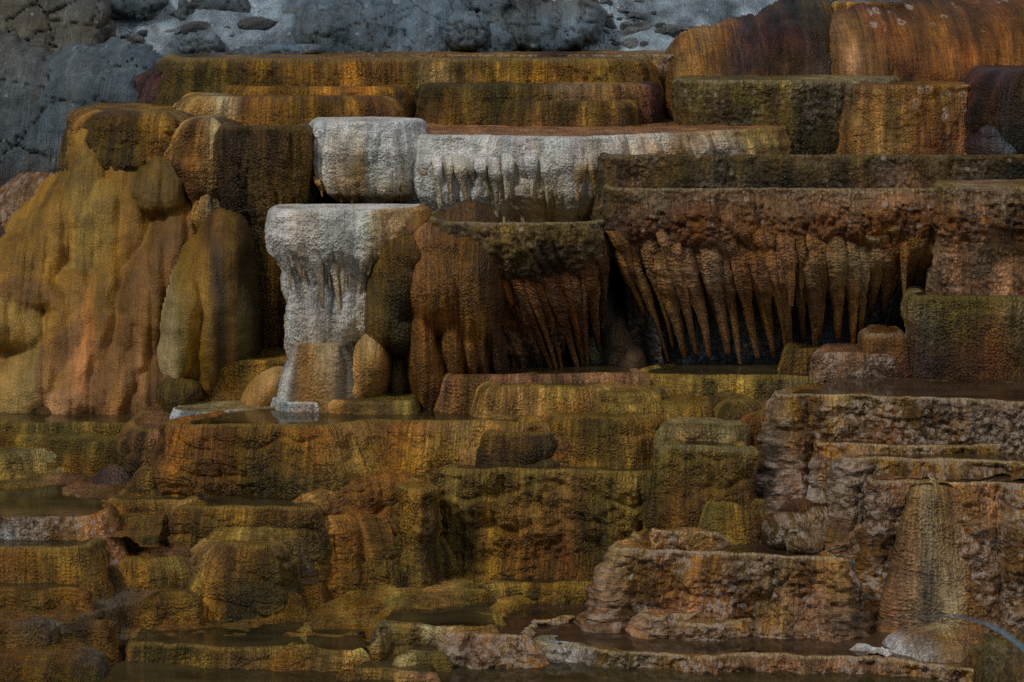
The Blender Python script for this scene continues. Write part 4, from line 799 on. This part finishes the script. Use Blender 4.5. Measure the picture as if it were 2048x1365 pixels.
T('low mossy green step at the foot of the square olive terrace', 20.45, 1005, [(1425, .4), (1415, .1), (1430, 0), (1480, 0), (1530, .1)], [(1400, 1055), (1530, 1055)], r=.03, prof=((0, 0), (1, .12)), cols=[(1420, 'gr', 'ol', 'gr'), (1500, 'ol', 'mu', 'ol')], mat='alg', depth=.3)

T('long mustard terrace holding the mirror-like pool below the white column', 21.2, 851, [(420, 820), (372, 829), (345, 838), (318, 846), (345, 851), (420, 852), (520, 853), (620, 856), (690, 852), (760, 844), (850, 846), (950, 848), (1040, 850), (1120, 848)],
  [(300, 1005), (620, 1012), (700, 985), (830, 950), (1120, 905)], r=.1, prof=((0, 0), (.4, .1), (.8, .08), (1, .02)), flute=(.045, 2.6), lump=.035, cols=[(310, 'br', 'br', 'ol'), (360, 'oa', 'mu', 'mu'), (430, 'oa', 'br', 'go'), (480, 'mu', 'mu', 'do'), (520, 'br', 'do', 'ol'), (580, 'mu', 'do', 'do'), (650, 'oa', 'ol', 'do'), (700, 'ta', 'yl', 'mu'), (800, 'oa', 'go', 'mu'), (900, 'ta', 'go', 'mu'), (1000, 'ta', 'oa', 'mu')], mat='alg', water='water', depth=1.9, pinch=.0, streak=.5)
T('dark round-shouldered block at the left end of the mustard terrace', 21.55, 862, [(262, .9), (247, .5), (250, .15), (275, 0), (320, 0), (360, .1)], [(240, 1000), (360, 1000)], r=.1, prof=((0, 0), (.3, .06), (.8, -.04), (1, -.05)), cols=[(250, 'br', 'do', 'db'), (320, 'pp', 'br', 'mu')], mat='alg', depth=.9)
T('little dark domed foot below the round-shouldered block', 21.1, 940, [(272, .4), (262, .15), (285, 0), (320, 0)], [(255, 1000), (330, 1000)], r=.12, prof=((0, 0), (1, .02)), cols=[(260, 'br', 'do', 'do'), (320, 'ol', 'do', 'do')], mat='alg', depth=.3)
T('white crusted sandbar in the pool beside the yellow-olive block', 21.95, 823, [(368, .5), (352, .1), (400, -.05), (470, .05), (545, .15), (560, .5)], [(350, 836), (560, 836)], r=.02, prof=((0, 0), (1, .05)), cols=[(350, 'bw', 'bw', 'oa'), (420, 'wh', 'wh', 'oa'), (520, 'oa', 'ta', 'oa')], mat='white', depth=.4, capcol='lg', capmat='step', wob=.05)
T('rounded reddish step between the mustard terrace and the centre wall', 21.2, 897, [(855, .6), (832, .35), (838, .12), (870, 0), (930, -.02), (1000, 0), (1060, .2)], [(830, 965), (1060, 960)], r=.14, prof=((0, 0), (1, .12)), lipk=.8, flute=(.02, 3), cols=[(835, 'pp', 'vi', 'vi'), (880, 'pp', 'br', 'mu'), (960, 'ta', 'oa', 'mu')], mat='step', water='water', depth=.8)

T('broad olive-brown wall with hanging folds in the centre', 20.9, 940, [(905, 922), (880, 930), (868, 937), (890, 939), (1000, 940), (1100, 941), (1200, 944), (1300, 946), (1340, 940), (1360, 925)], [(860, 1215), (950, 1210), (1200, 1190), (1360, 1190)], r=.04,
  prof=((0, 0), (.3, .0), (.5, -.02), (.56, .02), (.62, .07), (1, .22)), flute=(.05, 2.6), lump=.05, hang=(.1, .55, .05, 3.4), cols=[(870, 'ol', 'do', 'do'), (920, 'lo', 'do', 'mu'), (980, 'ol', 'mu', 'go'), (1040, 'lo', 'br', 'mu'), (1090, 'ol', 'br', 'mu'), (1140, 'ta', 'rb', 'oa'), (1200, 'ol', 'ol', 'mu'), (1260, 'lo', 'ol', 'ol'), (1310, 'ol', 'do', 'ol')], mat='alg', water='water', depth=.9, rimtint='lo')
T('small round basin with a still pool, left of the centre wall', 20.75, 967, [(812, 958), (792, 964), (788, 970), (800, 977), (835, 980), (866, 976), (880, 968)], [(780, 1190), (890, 1190)], r=.03, prof=((0, 0), (.4, -.02), (.8, .06), (1, .16)), flute=(.03, 4), lump=.04, cols=[(790, 'mu', 'ol', 'do'), (860, 'mu', 'do', 'mu')], mat='alg', water='water', depth=.35, rimtint='lo')
T('olive terrace folded over the left half of the lower centre', 20.55, 1085, [(640, .7), (632, .4), (650, .1), (700, 0), (760, 0), (840, .05), (900, .3)], [(600, 1265), (760, 1215), (900, 1200)], r=.2, prof=((0, 0), (.5, .08), (1, .22)), lipk=.8, flute=(.06, 2.6), lump=.05, cols=[(620, 'br', 'do', 'do'), (680, 'ol', 'do', 'mu'), (740, 'ol', 'mu', 'gr'), (820, 'do', 'do', 'ol')], mat='alg')
T('sloping orange-brown ridge between the mustard terrace and the olive folds', 20.9, 1010, [(560, 1004, 21.2), (550, 1012, 20.95), (565, 1010, 20.75), (620, 995, 20.75), (700, 968, 20.9), (780, 950, 21.0), (830, 945, 21.1)], [(545, 1210), (700, 1190), (830, 1120)], r=.12, prof=((0, 0), (.3, .07), (.7, .06), (1, .1)), flute=(.03, 2.5), lump=.035, cols=[(550, 'oa', 'ru', 'rb'), (600, 'ta', 'ru', 'rb'), (660, 'ta', 'ru', 'br'), (740, 'oa', 'rb', 'do')], mat='step', depth=.9)
T('slanting brown spur draping down from the orange-brown ridge', 20.7, 1040, [(610, 1085, 20.75), (604, 1075, 20.6), (620, 1060, 20.5), (660, 1042, 20.5), (720, 1036, 20.6), (800, 1036, 20.8)], [(560, 1260), (640, 1265), (800, 1240)], r=.2, lipk=.9, prof=((0, 0), (.5, .12), (1, .4)), flute=(.05, 2.5), lump=.04, cols=[(560, 'oa', 'br', 'oa'), (620, 'ta', 'oa', 'mu'), (700, 'oa', 'mu', 'mu'), (780, 'br', 'do', 'do')], mat='step', depth=.6)

T('dark bulging terrace below the left end of the mustard terrace', 20.8, 1000, [(236, 984), (216, 992), (214, 1000), (235, 1005), (290, 1004), (345, 1002), (400, 1004)], [(210, 1118), (280, 1122), (400, 1120)], r=.09, prof=((0, 0), (.3, .09), (.7, .0), (1, -.18)), flute=(.03, 3.5), lump=.03, cols=[(215, 'br', 'do', 'do'), (280, 'mu', 'mu', 'do'), (340, 'ta', 'ol', 'mu')], mat='alg', water='water', depth=.6, streak=.6)
T('striped yellow terrace right of the dark bulging terrace', 20.55, 1013, [(368, 1000), (352, 1008), (352, 1014), (390, 1014), (450, 1016), (520, 1018), (590, 1020), (640, 1018)], [(340, 1110), (430, 1095), (640, 1090)], r=.06, prof=((0, 0), (.5, .06), (1, .05)), flute=(.035, 3.5), lump=.02, cols=[(345, 'br', 'ol', 'mu'), (400, 'mu', 'ol', 'ol'), (440, 'yl', 'do', 'ol'), (480, 'yl', 'mu', 'mu'), (540, 'br', 'ol', 'mu')], mat='alg', water='water', depth=.8, streak=.6, pinch=0)
T('olive sloping step above the striped dome', 20.3, 1062, [(420, .8), (405, .4), (412, .12), (450, 0), (520, -.02), (600, .05)], [(395, 1150), (600, 1150)], r=.16, lipk=.8, prof=((0, 0), (1, .14)), cols=[(400, 'lo', 'mu', 'gr'), (460, 'lo', 'mu', 'mu'), (540, 'lo', 'vi', 'yl')], mat='step')
T('rounded dome striped dark and gold, lower left', 20.0, 1098, [(384, 1.1), (372, .6), (384, .2), (430, .02), (500, -.03), (560, 0), (600, .3)], [(360, 1222), (420, 1228), (600, 1225)], r=.24, lipk=.85, prof=((0, 0), (.5, .08), (1, .05)), flute=(.03, 3), lump=.03, cols=[(375, 'pp', 'do', 'do'), (400, 'ta', 'yl', 'yl'), (425, 'ta', 'go', 'yl'), (445, 'br', 'do', 'do'), (500, 'mu', 'do', 'ol'), (560, 'ol', 'do', 'mu')], mat='alg', streak=.7)
T('small brown step under the dark bulging terrace', 20.35, 1100, [(285, .5), (272, .2), (285, 0), (330, 0), (380, .1)], [(265, 1150), (380, 1150)], r=.07, prof=((0, 0), (1, .1)), cols=[(270, 'br', 'br', 'mu'), (360, 'pp', 'mu', 'ol')], mat='step')
T('brown-gold rounded step below the dark bulging terrace', 20.1, 1126, [(186, .8), (168, .45), (180, .12), (220, 0), (280, 0), (330, .1), (380, .2), (400, .5)], [(165, 1212), (400, 1212)], r=.16, lipk=.8, prof=((0, 0), (1, .1)), flute=(.03, 3), cols=[(170, 'br', 'mu', 'mu'), (220, 'oa', 'ol', 'do'), (280, 'mu', 'yl', 'mu'), (350, 'lo', 'mu', 'ol')], mat='alg')
T('dark olive dome at the right end of the frosted shelf', 20.3, 1078, [(145, .7), (128, .4), (140, .08), (170, 0), (215, 0), (240, .3)], [(125, 1168), (240, 1168)], r=.18, lipk=.9, prof=((0, 0), (1, .08)), flute=(.03, 4), cols=[(130, 'mu', 'ol', 'ol'), (180, 'br', 'do', 'do'), (220, 'do', 'do', 'mu')], mat='alg')

# left shelves
T('upper olive shelf holding the wide pool at the foot of the mound', 22.4, 847, [(-480, 838), (-40, 843), (20, 845), (60, 848), (120, 847), (220, 847), (300, 845), (330, 838), (345, 828)], [(-480, 900), (330, 900)], r=.04, prof=((0, 0), (1, .08)), cols=[(-100, 'ol', 'mu', 'ol'), (60, 'gr', 'mu', 'mu'), (120, 'gr', 'gr', 'mu'), (200, 'gr', 'mu', 'mu'), (300, 'gr', 'ol', 'ol')], mat='alg', water='water', depth=1.2, pinch=-.05)
T('second olive shelf, a low rounded step at the left edge', 22.2, 873, [(-160, 868), (0, 870), (60, 872), (110, 876), (180, 884), (250, 888), (270, 880)], [(-160, 925), (270, 925)], r=.06, prof=((0, 0), (1, .1)), cols=[(-50, 'mu', 'mu', 'ol'), (60, 'gr', 'mu', 'mu'), (200, 'gr', 'mu', 'lo')], mat='step', depth=.6, wob=.08)
T('pale yellow-green sloping shelf above the left pools', 21.95, 906, [(-160, 915), (0, 912), (50, 904), (120, 900), (200, 902), (260, 905)], [(-160, 962), (260, 958)], r=.12, lipk=.7, prof=((0, 0), (1, .25)), cols=[(0, 'gr', 'lo', 'mu'), (100, 'lg', 'lo', 'gr'), (200, 'gr', 'lg', 'lo')], mat='step', depth=.5, wob=.05)
T('reddish shelf with white frosting at the left edge', 20.2, 1034, [(-480, .1), (-60, 0), (0, 0), (100, 0), (180, .02), (215, .15), (230, .5)], [(-480, 1078), (260, 1078)], r=.035, prof=((0, 0), (1, .06)), cols=[(-20, 'br', 'wh', 'wh'), (20, 'br', 'bw', 'wh'), (60, 'wr', 'cr', 'br'), (110, 'br', 'oa', 'oa'), (170, 'oa', 'oa', 'br'), (230, 'br', 'pp', 'br')], mat='crust', water='water', depth=2.0, pinch=-.05)
T('orange-brown shelf below the frosted shelf', 19.8, 1097, [(-480, .1), (0, 0), (60, 0), (130, .02), (180, .1), (210, .4)], [(-480, 1175), (210, 1175)], r=.05, prof=((0, 0), (1, .08)), cols=[(0, 'br', 'br', 'do'), (40, 'oa', 'do', 'do'), (60, 'mu', 'mu', 'go'), (120, 'yl', 'go', 'mu'), (170, 'ol', 'mu', 'ol')], mat='alg', water='water', depth=.9, pinch=0)
FG = 'low rippled ledges in the lower left'
def ledge(label, Y, top, pts, base, cols, **k):
    k.setdefault('r', .07); k.setdefault('prof', ((0, 0), (1, .14))); k.setdefault('depth', 1.1); k.setdefault('wob', .08); k.setdefault('lump', .03)
    return T(label, Y, top, pts, base, cols=cols, mat='step', group=FG, **k)
T('dark striped hump holding a pool near the bottom left', 19.1, 1285, [(252, 1268), (236, 1276), (250, 1286), (300, 1287), (350, 1291), (400, 1297), (440, 1303), (500, 1300), (560, 1296), (640, 1296)], [(230, 1318), (300, 1345), (440, 1352), (640, 1352)], r=.08, prof=((0, 0), (1, .12)), flute=(.035, 5), lump=.02, cols=[(240, 'br', 'br', 'br'), (290, 'do', 'do', 'do'), (340, 'do', 'ol', 'do'), (380, 'do', 'yl', 'mu'), (420, 'mu', 'lo', 'mu'), (470, 'br', 'vi', 'ol'), (560, 'lo', 'mu', 'do')], mat='alg', water='water', depth=.7, streak=.8, wob=.05)
# bottom middle
BG = 'small rimmed pools at the bottom centre'
def basin(label, Y, top, pts, base, cols, **k):
    k.setdefault('r', .04); k.setdefault('prof', ((0, 0), (1, .06))); k.setdefault('depth', .6); k.setdefault('wob', .05); k.setdefault('water', 'water'); k.setdefault('lump', .03); k.setdefault('mat', 'step'); k.setdefault('sdip', .09)
    return T(label, Y, top, pts, base, cols=cols, group=BG, **k)
basin('olive bank with a thin pool at the foot of the centre wall', 20.55, 1168, [(965, 1158), (942, 1170), (950, 1178), (1000, 1170), (1080, 1168), (1180, 1170), (1240, 1168)], [(935, 1222), (1240, 1215)], [(945, 'ol', 'gy', 'ol'), (1000, 'lo', 'do', 'mu'), (1100, 'mu', 'do', 'ol'), (1200, 'lo', 'mu', 'br')], r=.07)
basin('wide pool rim curving above the two small bottom basins', 19.95, 1212, [(725, 1206), (700, 1214), (712, 1221), (780, 1222), (860, 1224), (920, 1228), (1000, 1232)], [(690, 1292), (1000, 1290)], [(700, 'mu', 'do', 'do'), (780, 'ta', 'br', 'do'), (880, 'lo', 'oa', 'mu')], depth=.65, wob=.08)
basin('cream-rimmed basin with a dark hollow front at the bottom centre', 19.35, 1243, [(762, 1240), (745, 1250), (755, 1258), (800, 1252), (860, 1254), (930, 1258), (1000, 1254)], [(740, 1305), (1000, 1305)], [(750, 'lg', 'mu', 'br'), (800, 'lo', 'do', 'db'), (870, 'cr', 'db', 'do'), (920, 'ta', 'br', 'mu')], depth=.55)
basin('olive pitted step right of the striped hump', 19.4, 1268, [(560, 1264), (552, 1272), (570, 1276), (620, 1272), (690, 1274), (730, 1270)], [(545, 1300), (730, 1300)], [(560, 'mu', 'ol', 'do'), (700, 'lo', 'mu', 'do')], depth=.25)
basin('mustard rimmed basin left of the cream-rimmed basin', 19.0, 1292, [(575, 1284), (556, 1294), (565, 1302), (620, 1301), (690, 1302), (735, 1298)], [(550, 1345), (735, 1345)], [(560, 'mu', 'oa', 'mu'), (640, 'lo', 'ta', 'br'), (720, 'ta', 'do', 'mu')], depth=.3)
basin('dark pool rim near the bottom edge, left of the crusted corner', 18.62, 1338, [(690, 1336), (672, 1342), (690, 1347), (740, 1342), (800, 1345), (880, 1348)], [(660, 1385), (880, 1385)], [(680, 'br', 'do', 'do'), (760, 'lo', 'mu', 'do'), (860, 'pk', 'mu', 'do')], depth=.25)
basin('greenish basin at the bottom centre beside the crusted rim', 18.85, 1308, [(805, 1300), (790, 1308), (800, 1314), (840, 1312), (900, 1310)], [(780, 1350), (900, 1350)], [(800, 'lg', 'mu', 'oa'), (880, 'gr', 'ol', 'mu')], depth=.25)
basin('ochre shelf at the left edge under the orange-brown shelf', 19.45, 1180, [(-480, 1176), (0, 1178), (60, 1184), (110, 1180), (165, 1184), (185, 1178)], [(-480, 1235), (190, 1232)], [(0, 'mu', 'mu', 'do'), (60, 'do', 'ol', 'ol'), (110, 'mu', 'mu', 'mu'), (170, 'br', 'br', 'ol')], depth=.4, r=.07, wob=.1)
basin('slate brown ledge low on the left edge, below the ochre shelf', 19.0, 1248, [(-480, 1250), (0, 1246), (90, 1250), (150, 1244), (210, 1248), (235, 1240)], [(-480, 1300), (240, 1296)], [(0, 'br', 'mu', 'do'), (100, 'gy', 'ol', 'mu'), (210, 'br', 'mu', 'ol')], depth=.5, r=.08, wob=.12, water=None)
basin('low ochre dome between the brown-gold step and the striped dome', 19.75, 1185, [(300, 1178), (286, 1188), (300, 1194), (340, 1190), (385, 1188), (400, 1180)], [(280, 1240), (400, 1240)], [(290, 'mu', 'yl', 'mu'), (380, 'ol', 'mu', 'do')], depth=.3, r=.12, water=None)
apron('broad rippled slope of tiny contour ledges filling the lower left corner', -260, 720, 17.2, 21.0,
  [(-260, [(17.2, -5.62), (18.2, -5.28), (19.4, -4.88), (20.2, -4.72), (21, -4.6)]), (100, [(17.2, -5.65), (18.3, -5.3), (19.4, -4.95), (20.1, -4.75), (21, -4.7)]), (300, [(17.4, -5.72), (18.9, -5.42), (19.4, -5.2), (19.8, -4.98), (20.5, -4.85), (21, -4.9)]),
   (560, [(17.6, -5.75), (19.0, -5.46), (19.35, -5.3), (19.9, -5.08), (20.4, -4.95), (21, -5)]), (720, [(17.6, -5.7), (19.1, -5.4), (20.2, -5.2), (21, -5.1)])],
  [(-100, 'br', 'mu', 'ol'), (60, 'br', 'mu', 'mu'), (140, 'br', 'ol', 'ol'), (230, 'gy', 'ol', 'do'), (320, 'br', 'oa', 'br'), (400, 'br', 'mu', 'oa'), (500, 'ol', 'mu', 'mu'), (600, 'br', 'ol', 'mu'), (700, 'mu', 'ol', 'br')], big=.2, small=.035, amp=.13)
apron('rippled slope of low rims and puddles at the bottom centre', 640, 1120, 17.6, 20.9,
  [(640, [(17.6, -5.72), (18.7, -5.42), (19.2, -5.28), (19.8, -5.12), (20.4, -5.06), (20.9, -5.0)]), (900, [(17.6, -5.75), (18.6, -5.42), (19.1, -5.3), (19.6, -5.12), (20.2, -5.08), (20.9, -5.04)]), (1120, [(17.6, -6.0), (18.6, -5.6), (19.5, -5.35), (20.9, -5.2)])],
  [(640, 'mu', 'mu', 'ol'), (720, 'lo', 'mu', 'mu'), (800, 'lo', 'mu', 'br'), (880, 'ta', 'br', 'do'), (960, 'lo', 'ol', 'mu'), (1100, 'mu', 'ol', 'ol')], big=.11, small=.025, amp=.07)
apron('slope of flat bars and shallow ledges around the left pools', -260, 300, 20.25, 23.2,
  [(-260, [(20.25, -4.50), (21.2, -4.45), (21.9, -4.36), (22.3, -4.2), (23.2, -4.1)]), (60, [(20.25, -4.50), (21.2, -4.44), (21.9, -4.36), (22.3, -4.2), (23.2, -4.1)]), (300, [(20.25, -4.6), (21.0, -4.42), (21.5, -4.36), (22.2, -4.2), (23.2, -4.1)])],
  [(-100, 'br', 'mu', 'ol'), (60, 'lo', 'mu', 'mu'), (140, 'pp', 'ol', 'ol'), (250, 'br', 'ol', 'do')], big=.09, small=.02, amp=.06)
dome('small dark humped rock at the waterline beside the left pools', 232, 966, zof(1034, 20.2)-.02, .2, .25, .16, [(190, 'vi', 'pu', 'pu'), (270, 'br', 'vi', 'vi')], mat='step', name='rock', cat='rock')
dome('black-brown wet hump at the waterline of the left pool', 105, 822, zof(847, 22.4)-.02, .22, .2, .09, [(60, 'bk', 'bk', 'db'), (140, 'db', 'br', 'br')], mat='alg', name='rock', cat='rock')
# lowest water sheet
zl_ = zof(1342, 18.7)-.03
wg = np.array([[-9, 10, zl_], [9, 10, zl_], [9, 21.5, zl_], [-9, 21.5, zl_]], float)
wx_, wy_ = np.meshgrid(np.linspace(-9, 9, 30), np.linspace(10, 21.5, 20))
tag(make_mesh('water', np.stack([wx_, wy_, wx_*0+zl_], -1), gridq(20, 30)[:, ::-1], None, None, M['water']), kind='structure')

# ================================================================ right hand crusted cluster
RC = 'white crusted terraces in the lower right'
def crust(label, Y, top, pts, base, cols, **k):
    k.setdefault('r', .035); k.setdefault('flute', (.045, 3)); k.setdefault('lump', .05); k.setdefault('wob', .05); k.setdefault('mat', 'crust'); k.setdefault('water', 'water_red'); k.setdefault('rimtint', 'cr'); k.setdefault('rimw', .016); k.setdefault('sdip', .08); k.setdefault('clump', (-.1, 1.2, .05)); k.setdefault('butt', .14)
    return T(label, Y, top, pts, base, cols=cols, group=RC, **k)
crust('uppermost white crusted terrace with a steep ragged left flank', 20.95, 790, [(1650, 768), (1595, 774), (1563, 782), (1556, 788), (1575, 791), (1640, 791), (1750, 792), (1850, 795), (1950, 798), (2048, 803), (2200, 815), (2650, 815)], [(1480, 1065), (1640, 1050), (1700, 900), (2200, 900)],
  [(1480, 'br', 'br', 'oa'), (1540, 'wr', 'vi', 'br'), (1580, 'mu', 'pk', 'db'), (1640, 'mu', 'db', 'br'), (1700, 'lo', 'pk', 'wr'), (1780, 'mu', 'rb', 'rb'), (1830, 'mu', 'db', 'vi'), (1900, 'vi', 'br', 'pk'), (1970, 'wr', 'vi', 'vi'), (2048, 'br', 'db', 'oa')], prof=((0, 0), (.3, .05), (.6, .16), (1, .34)), depth=1.1, flare=[(1550, 1.9), (1600, 1.7), (1680, .5), (3000, .25)])
crust('narrow crusted step below the uppermost crusted terrace', 20.7, 884, [(1660, 874), (1640, 880), (1632, 886), (1660, 887), (1750, 888), (1850, 890), (1950, 890), (2060, 888), (2650, 888)], [(1560, 1030), (1700, 1030), (1760, 930), (2060, 930)],
  [(1600, 'vi', 'wh', 'wr'), (1650, 'oa', 'mu', 'wr'), (1720, 'ta', 'wr', 'wr'), (1850, 'mu', 'gr', 'br')], prof=((0, 0), (.4, .04), (1, .3)), depth=.75)
crust('crusted terrace with white streaked buttress, third down on the right', 20.3, 915, [(1720, 898), (1695, 905), (1684, 912), (1710, 915), (1800, 917), (1900, 918), (2030, 920), (2048, 925), (2200, 930), (2650, 930)], [(1600, 1300), (1700, 1305), (1800, 960), (2200, 960)],
  [(1600, 'pp', 'br', 'wr'), (1660, 'wr', 'oa', 'pp'), (1700, 'wr', 'pp', 'db'), (1750, 'mu', 'cr', 'db'), (1790, 'mu', 'br', 'br'), (1900, 'lo', 'mu', 'br'), (2000, 'lo', 'br', 'br')], prof=((0, 0), (.25, .06), (.5, .22), (1, .55)), depth=.8, flare=[(1700, 1), (1790, .1), (3000, .1)], sink=.06)
crust('tall brown crusted terrace at the right edge beside the pale cascade', 19.9, 962, [(1770, 945), (1752, 952), (1745, 958), (1800, 961), (1850, 962), (1930, 966), (2000, 966), (2048, 968), (2200, 970), (2650, 970)], [(1700, 1320), (1850, 1300), (2048, 1280), (2200, 1280)],
  [(1720, 'br', 'br', 'pp'), (1780, 'pp', 'br', 'ta'), (1860, 'ta', 'ta', 'cr'), (1940, 'ta', 'pp', 'ta'), (2000, 'pk', 'br', 'br'), (2048, 'ta', 'db', 'br')], prof=((0, 0), (.3, .06), (1, .4)), depth=.7, flute=(.06, 2.2), clump=(-.1, 1.2, .025))
T('smooth pale rippled cascade bulging down the right side', 19.72, 968, [(1826, .16), (1812, .06), (1830, -.01), (1868, -.04), (1915, -.01), (1932, .06), (1920, .16)], [(1700, 1330), (2000, 1330)], r=.18, lipk=.7, prof=((0, 0), (.3, .12), (.65, .24), (1, .36)),
  flute=(.03, 3.5), lump=.02, cols=[(1740, 'br', 'br', 'pp'), (1785, 'br', 'pp', 'pk'), (1820, 'ta', 'wr', 'wr'), (1850, 'cr', 'gy', 'wr'), (1880, 'ta', 'wr', 'cr'), (1910, 'pp', 'cr', 'pk'), (1940, 'br', 'br', 'pp')], mat='alg', name='flowstone_cascade', cat='flowstone', group=None, streak=.3, tier=.012, butt=.2, wob=.09, depth=.1, closed=False, capcol='cr')
relief('dark maroon lump at the edge of the crusted pool', [(1600, 1022, 52, 28, 20.4, .3), (1640, 1015, 40, 24, 20.45, .3)], [(1550, 'vi', 'ma', 'ma'), (1650, 'ma', 'br', 'br')], mat='step', name='rock', cat='rock', lump=.03)
relief('grey-green crusted lump stepping into the crusted pool', [(1590, 1062, 62, 38, 20.1, .4), (1640, 1060, 50, 48, 20.15, .4), (1610, 1092, 40, 28, 19.95, .3), (1555, 1080, 30, 30, 20.1, .3)], [(1540, 'br', 'db', 'bk'), (1600, 'mu', 'ol', 'mu'), (1650, 'wr', 'wr', 'br')], mat='crust', name='rock', cat='rock', lump=.06, lf=3)
relief('pale streaked spur running down left of the tall brown terrace', [(1690, 1190, 60, 130, 19.7, .6, 16, .35), (1650, 1250, 60, 70, 19.45, .4, 20, .3), (1610, 1270, 60, 40, 19.4, .3)], [(1600, 'wr', 'pk', 'ta'), (1660, 'wr', 'cr', 'pk'), (1700, 'bw', 'br', 'oa'), (1750, 'db', 'db', 'db')], mat='crust', name='flowstone_spur', cat='flowstone', group=None, lump=.06, lf=2.5, flutes=(.05, 8))
crust('crusted terrace with a flared foot, left of the pale streaked spur', 19.8, 1100, [(1275, 1076), (1245, 1085), (1236, 1093), (1280, 1097), (1350, 1101), (1430, 1106), (1500, 1110), (1600, 1114), (1680, 1116)], [(1150, 1262), (1300, 1270), (1450, 1280), (1680, 1290)],
  [(1200, 'wr', 'pp', 'wr'), (1260, 'ta', 'br', 'oa'), (1310, 'oa', 'br', 'wr'), (1370, 'mu', 'pk', 'br'), (1430, 'oa', 'rb', 'pk'), (1490, 'ol', 'br', 'wr'), (1530, 'wr', 'ta', 'oa'), (1600, 'br', 'pk', 'wr'), (1660, 'ta', 'vi', 'ta')], prof=((0, 0), (.4, .06), (.7, .16), (1, .38)), depth=1.4, flare=[(1236, 1.9), (1290, 1.2), (1400, .9)])
crust('thin crusted bar breaking the surface of the crusted pool', 20.05, 1058, [(1315, 1060), (1300, 1056), (1330, 1060), (1380, 1063), (1430, 1064)], [(1290, 1078), (1430, 1070)], [(1300, 'pk', 'ta', 'br'), (1420, 'ta', 'br', 'br')], depth=.12, water=None, r=.02)
crust('pinkish crusted foot step below the flared terrace', 19.5, 1232, [(1300, .3), (1288, .1), (1310, 0), (1350, .04), (1385, .0), (1400, .2)], [(1280, 1285), (1400, 1285)], [(1290, 'pk', 'pk', 'ta'), (1350, 'pk', 'ta', 'pk'), (1400, 'br', 'br', 'pk')], prof=((0, 0), (1, .08)), depth=.4, water=None)
crust('second crusted foot step, right of the pinkish one', 19.4, 1245, [(1345, .3), (1350, .05), (1400, 0), (1450, .03), (1500, .2)], [(1340, 1290), (1500, 1290)], [(1350, 'pk', 'pk', 'ta'), (1450, 'ta', 'br', 'pk')], prof=((0, 0), (1, .08)), depth=.4, water=None)
crust('thin pink rim curving across the bottom pool', 19.88, 1236, [(990, 1222), (962, 1230), (958, 1237), (1000, 1240), (1060, 1240), (1110, 1238), (1150, 1232)], [(950, 1265), (1150, 1252)], [(960, 'wr', 'gy', 'ta'), (1040, 'pk', 'ta', 'br'), (1140, 'ta', 'br', 'br')], depth=1.2, r=.02, wl=.005)
crust('small crusted corner basin at the left end of the bottom rim', 19.15, 1262, [(925, 1250), (908, 1258), (912, 1264), (950, 1268), (1000, 1270), (1060, 1272)], [(880, 1325), (1060, 1320)], [(900, 'wr', 'gy', 'br'), (960, 'pk', 'br', 'oa'), (1040, 'ta', 'br', 'br')], depth=.5, prof=((0, 0), (1, .2)))
crust('lowest crusted rim running along the bottom right edge', 19.05, 1296, [(955, 1262), (960, 1272), (990, 1276), (1040, 1278), (1090, 1284), (1110, 1294), (1160, 1290), (1250, 1302), (1350, 1308), (1450, 1310), (1560, 1310), (1680, 1314), (1800, 1320), (1900, 1330), (2048, 1345), (2200, 1360), (2650, 1362)], [(880, 1440), (2200, 1440)],
  [(890, 'wr', 'gy', 'oa'), (960, 'wr', 'br', 'mu'), (1010, 'lg', 'mu', 'br'), (1080, 'lg', 'pk', 'ol'), (1130, 'wh', 'wr', 'oa'), (1200, 'mu', 'ol', 'br'), (1280, 'lo', 'ol', 'rb'), (1330, 'ta', 'db', 'oa'), (1400, 'oa', 'rb', 'oa'), (1500, 'pk', 'oa', 'rb'), (1600, 'pp', 'br', 'br'), (1750, 'pk', 'pk', 'br'), (1900, 'ta', 'pp', 'br'), (2048, 'br', 'do', 'do')], prof=((0, 0), (.5, .08), (1, .22)), depth=2.4, pinch=0)
zw = zof(1296, 19.05)
dome('pale cream flowstone swell rising from the bottom right pool', 1880, 1300, zw-.03, .42, .4, .16, [(1740, 'bw', 'bw', 'bw'), (1800, 'cr', 'wr', 'bw'), (1880, 'cr', 'ta', 'wr'), (1960, 'ta', 'pp', 'br')], mat='step', name='flowstone_swell', cat='flowstone', lump=.2)
dome('frothy white foam patch where the pale cascade meets the pool', 1775, 1304, zw-.02, .24, .13, .035, [(1700, 'bw', 'bw', 'wr'), (1850, 'wh', 'bw', 'bw')], mat='white', name='foam', cat='foam', rough=.7, lump=.5)
dome('mossy brown bank in the bottom right corner', 2050, 1345, zof(1296, 19.05)-.1, .55, .6, .3, [(1920, 'ta', 'mu', 'br'), (1980, 'mu', 'gr', 'do'), (2048, 'do', 'db', 'br')], mat='moss', name='bank', cat='bank', lump=.3)
# out-of-focus bent twig near the camera, bottom right
tw = [P(1735, 1248, 9.5), P(1830, 1236, 9.5), P(1900, 1232, 9.4), P(1960, 1244, 9.3), P(2010, 1268, 9.25), P(2060, 1310, 9.2)]
M['twig'] = stone('twig_bark', 60, .2, .1, rough=.6, bump=.4)
o = tube('twig', tw, [.004, .008, .012, .015, .017, .018], 1, 'twig', None, [(1700, 'gy', 'gy', 'gy'), (1950, 'dg', 'dg', 'dg'), (2048, 'bg', 'bg', 'bg')], 4.4)
tag(o, 'blurred dark bent twig arching into the bottom right corner', 'twig')
